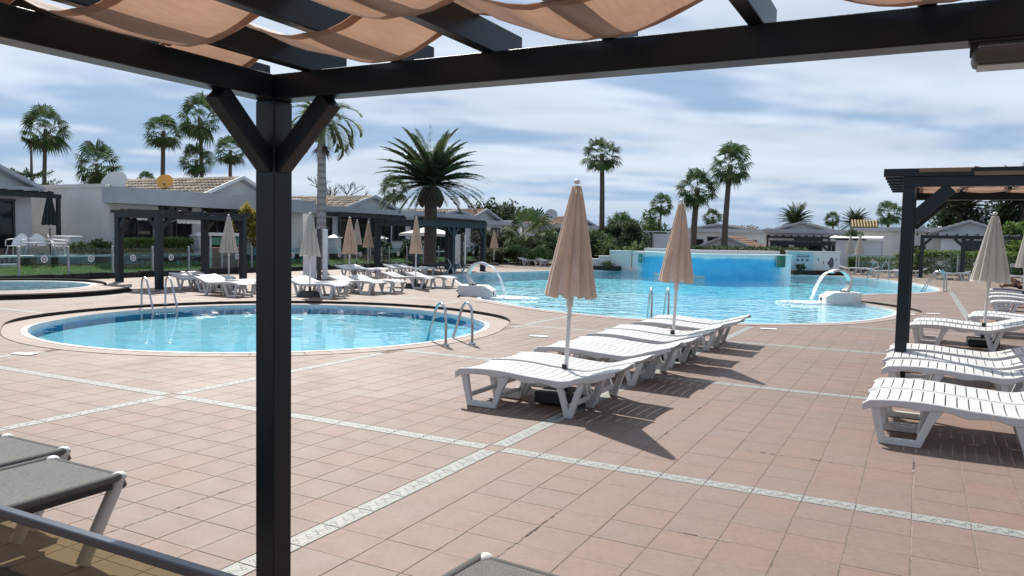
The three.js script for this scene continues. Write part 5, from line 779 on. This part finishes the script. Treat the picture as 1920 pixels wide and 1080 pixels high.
hedge('long bright green hedge behind the glass fence at the right', [3.0, 0, -52.2], [6.6, 1.35, 1.0], M.leafBright, 7, 9000, 0.15); hedge('low dark hedge before the far bungalow wall', [-2.2, 0, -52.5], [3.4, 0.85, 0.9], M.leafMid, 8, 4200, 0.14); hedge('dark hedge at the far right edge', [10, 0, -52.5], [7, 1.3, 1.2], M.leafDark, 9, 6500, 0.16); hedge('dark spiky hedge on the ledge behind the cascade', [-9.3, 0.9, -46.8], [7.0, 0.42, 1.2], M.leafDark, 10, 4500, 0.15, 0.006);
shrub('flowering shrub at the foot of the blank white wall', [-27.0, 0.62, -18.6], 0.55, 0.62, M.leafMid, 21, 1500, 0.12, 0.02); shrub('dark shrub right of the plastic table', [-26.6, 0.62, -17.6], 0.4, 0.5, M.leafDark, 22, 900, 0.12); shrub('low shrubs along the top of the retaining wall', [-26.8, 0.62, -19.0], 0.45, 0.35, M.leafDark, 23, 700, 0.1);
shrub('yellow flowering tree left of the near post', [-25.9, 0.62, -25.1], 0.75, 2.75, M.leafYellow, 24, 2600, 0.16, 0, 'tree', 'tree');
shrub('dark hedge mass behind the closed umbrellas', [-25.6, 0.3, -33.2], 0.9, 1.2, M.leafDark, 25, 2400, 0.14); shrub('clipped shrub behind the open white parasol', [-25.4, 0.3, -37.0], 1.0, 1.25, M.leafDark, 26, 2600, 0.14); shrub('flowering bush behind the rear pergola posts', [-23.2, 0.1, -42.0], 0.8, 0.9, M.leafGrey, 27, 1800, 0.15, 0.01);
shrub('tall reddish green shrub left of the bushy fan palm', [-24.4, 0.1, -44.2], 1.2, 2.4, M.leafGrey, 31, 5200, 0.2, 0.003); shrub('dark leafy shrub under the bushy fan palm', [-21.6, 0, -45.2], 1.7, 1.9, M.leafDark, 32, 7000, 0.2); shrub('dark leafy shrub behind the nearest umbrella', [-18.9, 0, -47.8], 1.8, 2.0, M.leafDark, 33, 7000, 0.2); shrub('dark tree mass right of the nearest umbrella', [-19.2, 0, -52.6], 2.0, 3.1, M.leafDark, 34, 8500, 0.22, 0, 'tree', 'tree'); shrub('dark shrub left of the stepped white wall', [-16.6, 0, -46.6], 1.5, 1.5, M.leafMid, 35, 5000, 0.2);
shrub('olive green tree between the slender palm and the farther umbrella', [-19.0, 0.2, -60.0], 1.9, 3.5, M.leafMid, 36, 7000, 0.25, 0, 'tree', 'tree'); shrub('dark evergreen tree rising over the bungalows left of the nearest umbrella', [-36, 0.5, -66], 3.3, 5.0, M.leafDark, 37, 8000, 0.32, 0, 'tree', 'tree'); shrub('pale feathery tree between the palm trunks behind the cascade', [-19.6, 0, -94], 2.3, 4.4, M.leafGrey, 38, 5000, 0.3, 0, 'tree', 'tree');
shrub('large dark tree behind the right pergola', [4.2, 0, -68], 3.4, 5.2, M.leafDark, 39, 12000, 0.32, 0, 'tree', 'tree'); shrub('bright green feathery tree behind the right umbrella', [6.6, 0, -60], 2.2, 4.3, M.leafBright, 40, 9000, 0.28, 0, 'tree', 'tree'); shrub('dark tree at the far right edge of the picture', [10.2, 0, -58], 3.0, 4.6, M.leafDark, 41, 9000, 0.3, 0, 'tree', 'tree'); shrub('dark bush below the striped roof tiles', [-4.4, 0.8, -60.6], 0.9, 1.9, M.leafDark, 42, 2600, 0.18); shrub('green shrub under the open parasol at the far right', [6.3, 0, -47.2], 1.0, 1.5, M.leafDark, 43, 3000, 0.18); shrub('dark shrub by the mural wall and the far pergola', [-7.6, 0.3, -50.5], 1.0, 1.2, M.leafDark, 44, 2600, 0.18); shrub('shrubs growing out of the planter by the mural', [-5.6, 0.2, -43.6], 0.22, 0.45, M.leafDark, 45, 500, 0.1); shrub('small plants in the flower box at the stepped wall', [-14.8, 0.2, -39.35], 0.35, 0.25, M.leafDark, 46, 600, 0.09); shrub('spiky dark bush left of the araucaria foot', [-47, 0.6, -29.5], 2.0, 3.9, M.leafDark, 47, 5000, 0.25);
{ // araucaria
  const t = thing('araucaria', 'dark araucaria with tiers of up-curving branches at the far left', 'tree', [-50.8, 0.6, -30.4], 0); part('trunk', trunkGeo(6.6, 0.2, 0.05, 0.1, 4)[0], M.bark, t); const r = rng(61), L = new Leaves();
  const tiers = [[6.5, 0.55, 5], [5.5, 0.0, 0], [4.3, 1.2, 7], [3.6, 1.7, 8], [2.9, 2.1, 8], [2.3, 2.3, 8]]; for (const [y, len, n] of tiers) for (let b = 0; b < n; b++) { const a = b / n * 6.28 + y; let p = V(0, y, 0); for (let s = 0; s < 12; s++) { const u = s / 12, q = p.clone().add(V(Math.cos(a) * len / 12, len / 12 * (0.05 + 0.75 * u * u), Math.sin(a) * len / 12)); for (let k = 0; k < 12; k++) { const d = V(r() - 0.5, r() - 0.3, r() - 0.5).normalize(); L.blade(q, q.clone().addScaledVector(d, 0.20 + 0.08 * r()), 0.03, tone(r)); } p = q; } } part('crown', L.geo(), M.leafDark, t);
}
shrub('dark pointed cypress beside the araucaria', [-47.3, 0.6, -32.4], 0.7, 4.4, M.leafDark, 62, 4200, 0.16, 0, 'tree', 'tree');
{ // bare tree behind the royal palm
  const t = thing('bare_tree', 'thin leafless tree above the roof behind the royal palm', 'tree', [-33.0, 0.6, -38.4], 0), r = rng(71), g = []; const grow2 = (a, d, len, rad, n) => { const b = a.clone().addScaledVector(d, len); g.push(norm(bar(a, b, rad, 5, rad * 0.7))); if (n) for (let k = 0; k < 3; k++) grow2(a.clone().lerp(b, 0.6 + 0.4 * r()), d.clone().add(V((r() - 0.5) * 1.5, (r() - 0.4) * 0.6, (r() - 0.5) * 1.5)).normalize(), len * (0.55 + 0.2 * r()), rad * 0.65, n - 1); }; grow2(V(0, 0, 0), V(0.15, 1, -0.1).normalize(), 2.2, 0.09, 5); part('branches', mergeGeometries(g), M.bark, t);
}
// lawn blades along the fence
{ const r = rng(81), L = new Leaves(); for (let i = 0; i < 26000; i++) { const x = -24.3 - 1.75 * r(), z = -9 - 30 * Math.pow(r(), 1.3), h = 0.03 + 0.05 * r(); const gy = 0.10 + 0.1515 + (-25.15 - x) * 0.172 - 0.008; L.blade(V(x, gy, z), V(x + (r() - 0.5) * 0.06, gy + h, z + (r() - 0.5) * 0.06), 0.008, tone(r)); } const m = part('grass', L.geo(), M.grass ??= leaf(0.17, 0.30, 0.06, 0.4), scene); tag(m, 'short green grass on the lawn strip', 'grass', null, 'stuff'); }

// ---------------------------------------------------------------- terrace furniture on the left
function plasticChair(label, [x, y, z], turn) {
  const t = thing('garden_chair', label, 'chair', [x, y, z], turn, 'white plastic garden chairs'); part('seat', rbx(0.44, 0.03, 0.42, 0, 0.38, 0, 0.012), M.plastic, t);
  const n = 9, pos = [], idx = []; for (let i = 0; i <= n; i++) for (let j = 0; j <= 6; j++) { const u = i / n - 0.5, v = j / 6, w = 0.5 * (1 - 0.4 * v ** 5); pos.push(u * w * 2 * 0.5, 0.38 + 0.44 * v * (1 - 0.25 * Math.pow(Math.abs(u * 2), 2) * v), -0.2 - 0.2 * v + 0.12 * u * u); } for (let i = 0; i < n; i++) for (let j = 0; j < 6; j++) { const a = i * 7 + j; idx.push(a, a + 7, a + 1, a + 7, a + 8, a + 1); } part('backrest', poly(pos, idx), std({ color: lin(0.8, 0.8, 0.79), roughness: 0.4, side: THREE.DoubleSide }), t);
  for (const sx of [-1, 1]) { part('armrest', tube([V(sx * 0.24, 0.62, -0.28), V(sx * 0.27, 0.6, 0), V(sx * 0.25, 0.58, 0.2), V(sx * 0.24, 0.38, 0.24)], 0.02, 14, 6), M.plastic, t); for (const sz of [-1, 1]) part('leg', bar(V(sx * 0.19, 0.38, sz * 0.17), V(sx * 0.25, 0, sz * 0.25), 0.02, 6, 0.02), M.plastic, t); } return t;
}
plasticChair('white plastic chair left of the table on the house terrace', [-27.55, 0.62, -15.95], 0.6); plasticChair('white plastic chair behind the table on the house terrace', [-27.6, 0.62, -16.75], 1.2); plasticChair('white plastic chair right of the table, seen edge on', [-27.0, 0.62, -17.15], 2.4);
{ const t = thing('garden_table', 'white plastic table on the house terrace at the left', 'table', [-26.75, 0.62, -16.45], 0.5); part('top', rbx(1.15, 0.035, 0.7, 0, 0.5, 0, 0.015), M.plastic, t); for (const sx of [-1, 1]) for (const sz of [-1, 1]) part('leg', bar(V(sx * 0.45, 0.49, sz * 0.25), V(sx * 0.55, 0, sz * 0.3), 0.025, 6, 0.025), M.plastic, t); part('cross_bar', [rbx(0.04, 0.03, 0.5, 0.5, 0.2, 0), rbx(0.04, 0.03, 0.5, -0.5, 0.2, 0)], M.plastic, t); }
[0, 1, 2].forEach(i => { const m = solo('terrace_step', rbx(0.5, 0.14, 1.6, -25.75 + i * -0.28, 0.2 + i * 0.2, -14.2, 0.02), M.renderGrey, ['lowest', 'middle', 'top'][i] + ' pale step up to the house terrace at the left edge', 'step', 'garden steps'); });
{ const t = thing('deck_bin', 'low white storage box on the house terrace behind the black umbrella', 'box', [-27.6, 0.62, -17.75], 0.3); part('box', rbx(0.8, 0.7, 0.6, 0, 0.35, 0, 0.02), M.renderGrey, t); part('lid', rbx(0.84, 0.05, 0.64, 0, 0.725, 0, 0.015), M.white, t); }
{ const t = thing('market_stand', 'small green and red kiosk counter behind the small pergola', 'kiosk', [-24.9, 0.11, -22.6], E90 - 0.4); part('counter', bx(1.3, 0.9, 0.6, 0, 0.45, 0), std({ color: lin(0.36, 0.20, 0.16), roughness: 0.8 }), t); part('sign_board', bx(1.35, 0.3, 0.05, 0, 1.15, 0.3), std({ color: lin(0.08, 0.22, 0.15), roughness: 0.7 }), t); part('roof', bx(1.5, 0.12, 0.9, 0, 1.42, 0), M.render, t); for (const s of [-1, 1]) part('post', bx(0.06, 1.4, 0.06, s * 0.65, 0.7, 0.3), M.render, t); }

// white depth markers set in the terrace by the pools
[[-10.25, -6.0, 'beside the near edge of the round pool'], [-5.6, -11.75, 'right of the round pool'], [-2.5, -15.45, 'before the near edge of the lagoon'], [0.35, -21.6, 'left of the right umbrella'], [-0.2, -20.9, 'behind the right pergola post']].forEach(([x, z, d], i) => { const m = solo('depth_marker', rbx(0.3, 0.006, 0.14, 0, 0, 0, 0.002), M.white, 'small white marker tile ' + d, 'marker', 'white marker tiles'); m.position.set(x, 0.0125, z); m.rotation.y = 0.3; });

// sunbather on the far right lounger
{
  const J = (x, y, z, r) => ({ p: V(x, y, z), r }), bones = [];
  const chain = (...a) => { for (let i = 0; i + 1 < a.length; i++) bones.push([a[i], a[i + 1]]); };
  const hip = J(0.02, 0.12, 0, 0.12), ch = J(0.34, 0.20, 0, 0.125), nk = J(0.50, 0.27, 0, 0.055), hd = J(0.62, 0.33, 0, 0.095);
  chain(hip, ch, nk, hd);
  for (const s of [-1, 1]) { chain(J(0.0, 0.11, s * 0.075, 0.085), J(-0.24, s > 0 ? 0.33 : 0.13, s * 0.08, 0.06), J(-0.46, 0.07, s * 0.09, 0.042), J(-0.52, 0.11, s * 0.09, 0.03)); chain(J(0.42, 0.23, s * 0.16, 0.055), J(0.26, 0.12, s * 0.25, 0.042), J(0.08, 0.13, s * 0.2, 0.034), J(0.0, 0.15, s * 0.15, 0.03)); }
  const sd = (q) => { let d = 1e9; for (const [a, b] of bones) { const ab = b.p.clone().sub(a.p), t = clamp(q.clone().sub(a.p).dot(ab) / ab.lengthSq(), 0, 1), e = q.distanceTo(a.p.clone().addScaledVector(ab, t)) - lerp(a.r, b.r, t), k = 0.03, h = clamp(0.5 + 0.5 * (d - e) / k, 0, 1); d = d > 1e8 ? e : lerp(d, e, h) - k * h * (1 - h); } return d; };
  const res = 54, mc = new MarchingCubes(res, M.white, false, false, 60000); mc.isolation = 0; const S = 0.72, cx = 0.05, cy = 0.2;
  for (let k = 0; k < res; k++) for (let j = 0; j < res; j++) for (let i = 0; i < res; i++) mc.field[i + j * res + k * res * res] = -sd(V((i / res * 2 - 1) * S + cx, (j / res * 2 - 1) * S + cy, (k / res * 2 - 1) * S));
  mc.update(); const n = mc.count, pos = new Float32Array(n * 3), nor = new Float32Array(n * 3), col = new Float32Array(n * 3);
  for (let i = 0; i < n; i++) { const x = mc.positionArray[3 * i] * S + cx, y = mc.positionArray[3 * i + 1] * S + cy, z = mc.positionArray[3 * i + 2] * S; pos.set([x, y, z], 3 * i); nor.set([mc.normalArray[3 * i], mc.normalArray[3 * i + 1], mc.normalArray[3 * i + 2]], 3 * i); const c = x > 0.56 && y > 0.32 ? [0.03, 0.02, 0.015] : (x > -0.12 && x < 0.12 && Math.abs(z) < 0.15) || (x > 0.28 && x < 0.42 && Math.abs(z) < 0.14) ? [0.05, 0.012, 0.02] : [0.30, 0.16, 0.10]; col.set(c, 3 * i); }
  const g = new THREE.BufferGeometry(); g.setAttribute('position', new THREE.BufferAttribute(pos, 3)); g.setAttribute('normal', new THREE.BufferAttribute(nor, 3)); g.setAttribute('color', new THREE.BufferAttribute(col, 3));
  const m = solo('person', g, std({ vertexColors: true, roughness: 0.6 }), 'person in dark swimwear lying on a lounger at the far right', 'person'); m.position.set(2.72, 0.40, -28.2);
  const pos2 = [], idx = []; for (let i = 0; i <= 16; i++) for (let j = 0; j <= 4; j++) { const x = 0.12 + i * 0.085; pos2.push(x, bedY(x) + 0.022 + 0.006 * Math.sin(i * 1.3 + j), (j / 4 - 0.5) * 0.62); } for (let i = 0; i < 16; i++) for (let j = 0; j < 4; j++) { const a = i * 5 + j; idx.push(a, a + 1, a + 5, a + 5, a + 1, a + 6); }
  const tw = solo('towel', poly(pos2, idx), std({ color: lin(0.02, 0.022, 0.09), roughness: 1, side: THREE.DoubleSide }), 'navy towel spread under the sunbather', 'towel'); tw.position.set(1.9, 0.008, -28.2);
}
//END
renderer.render(scene, camera);
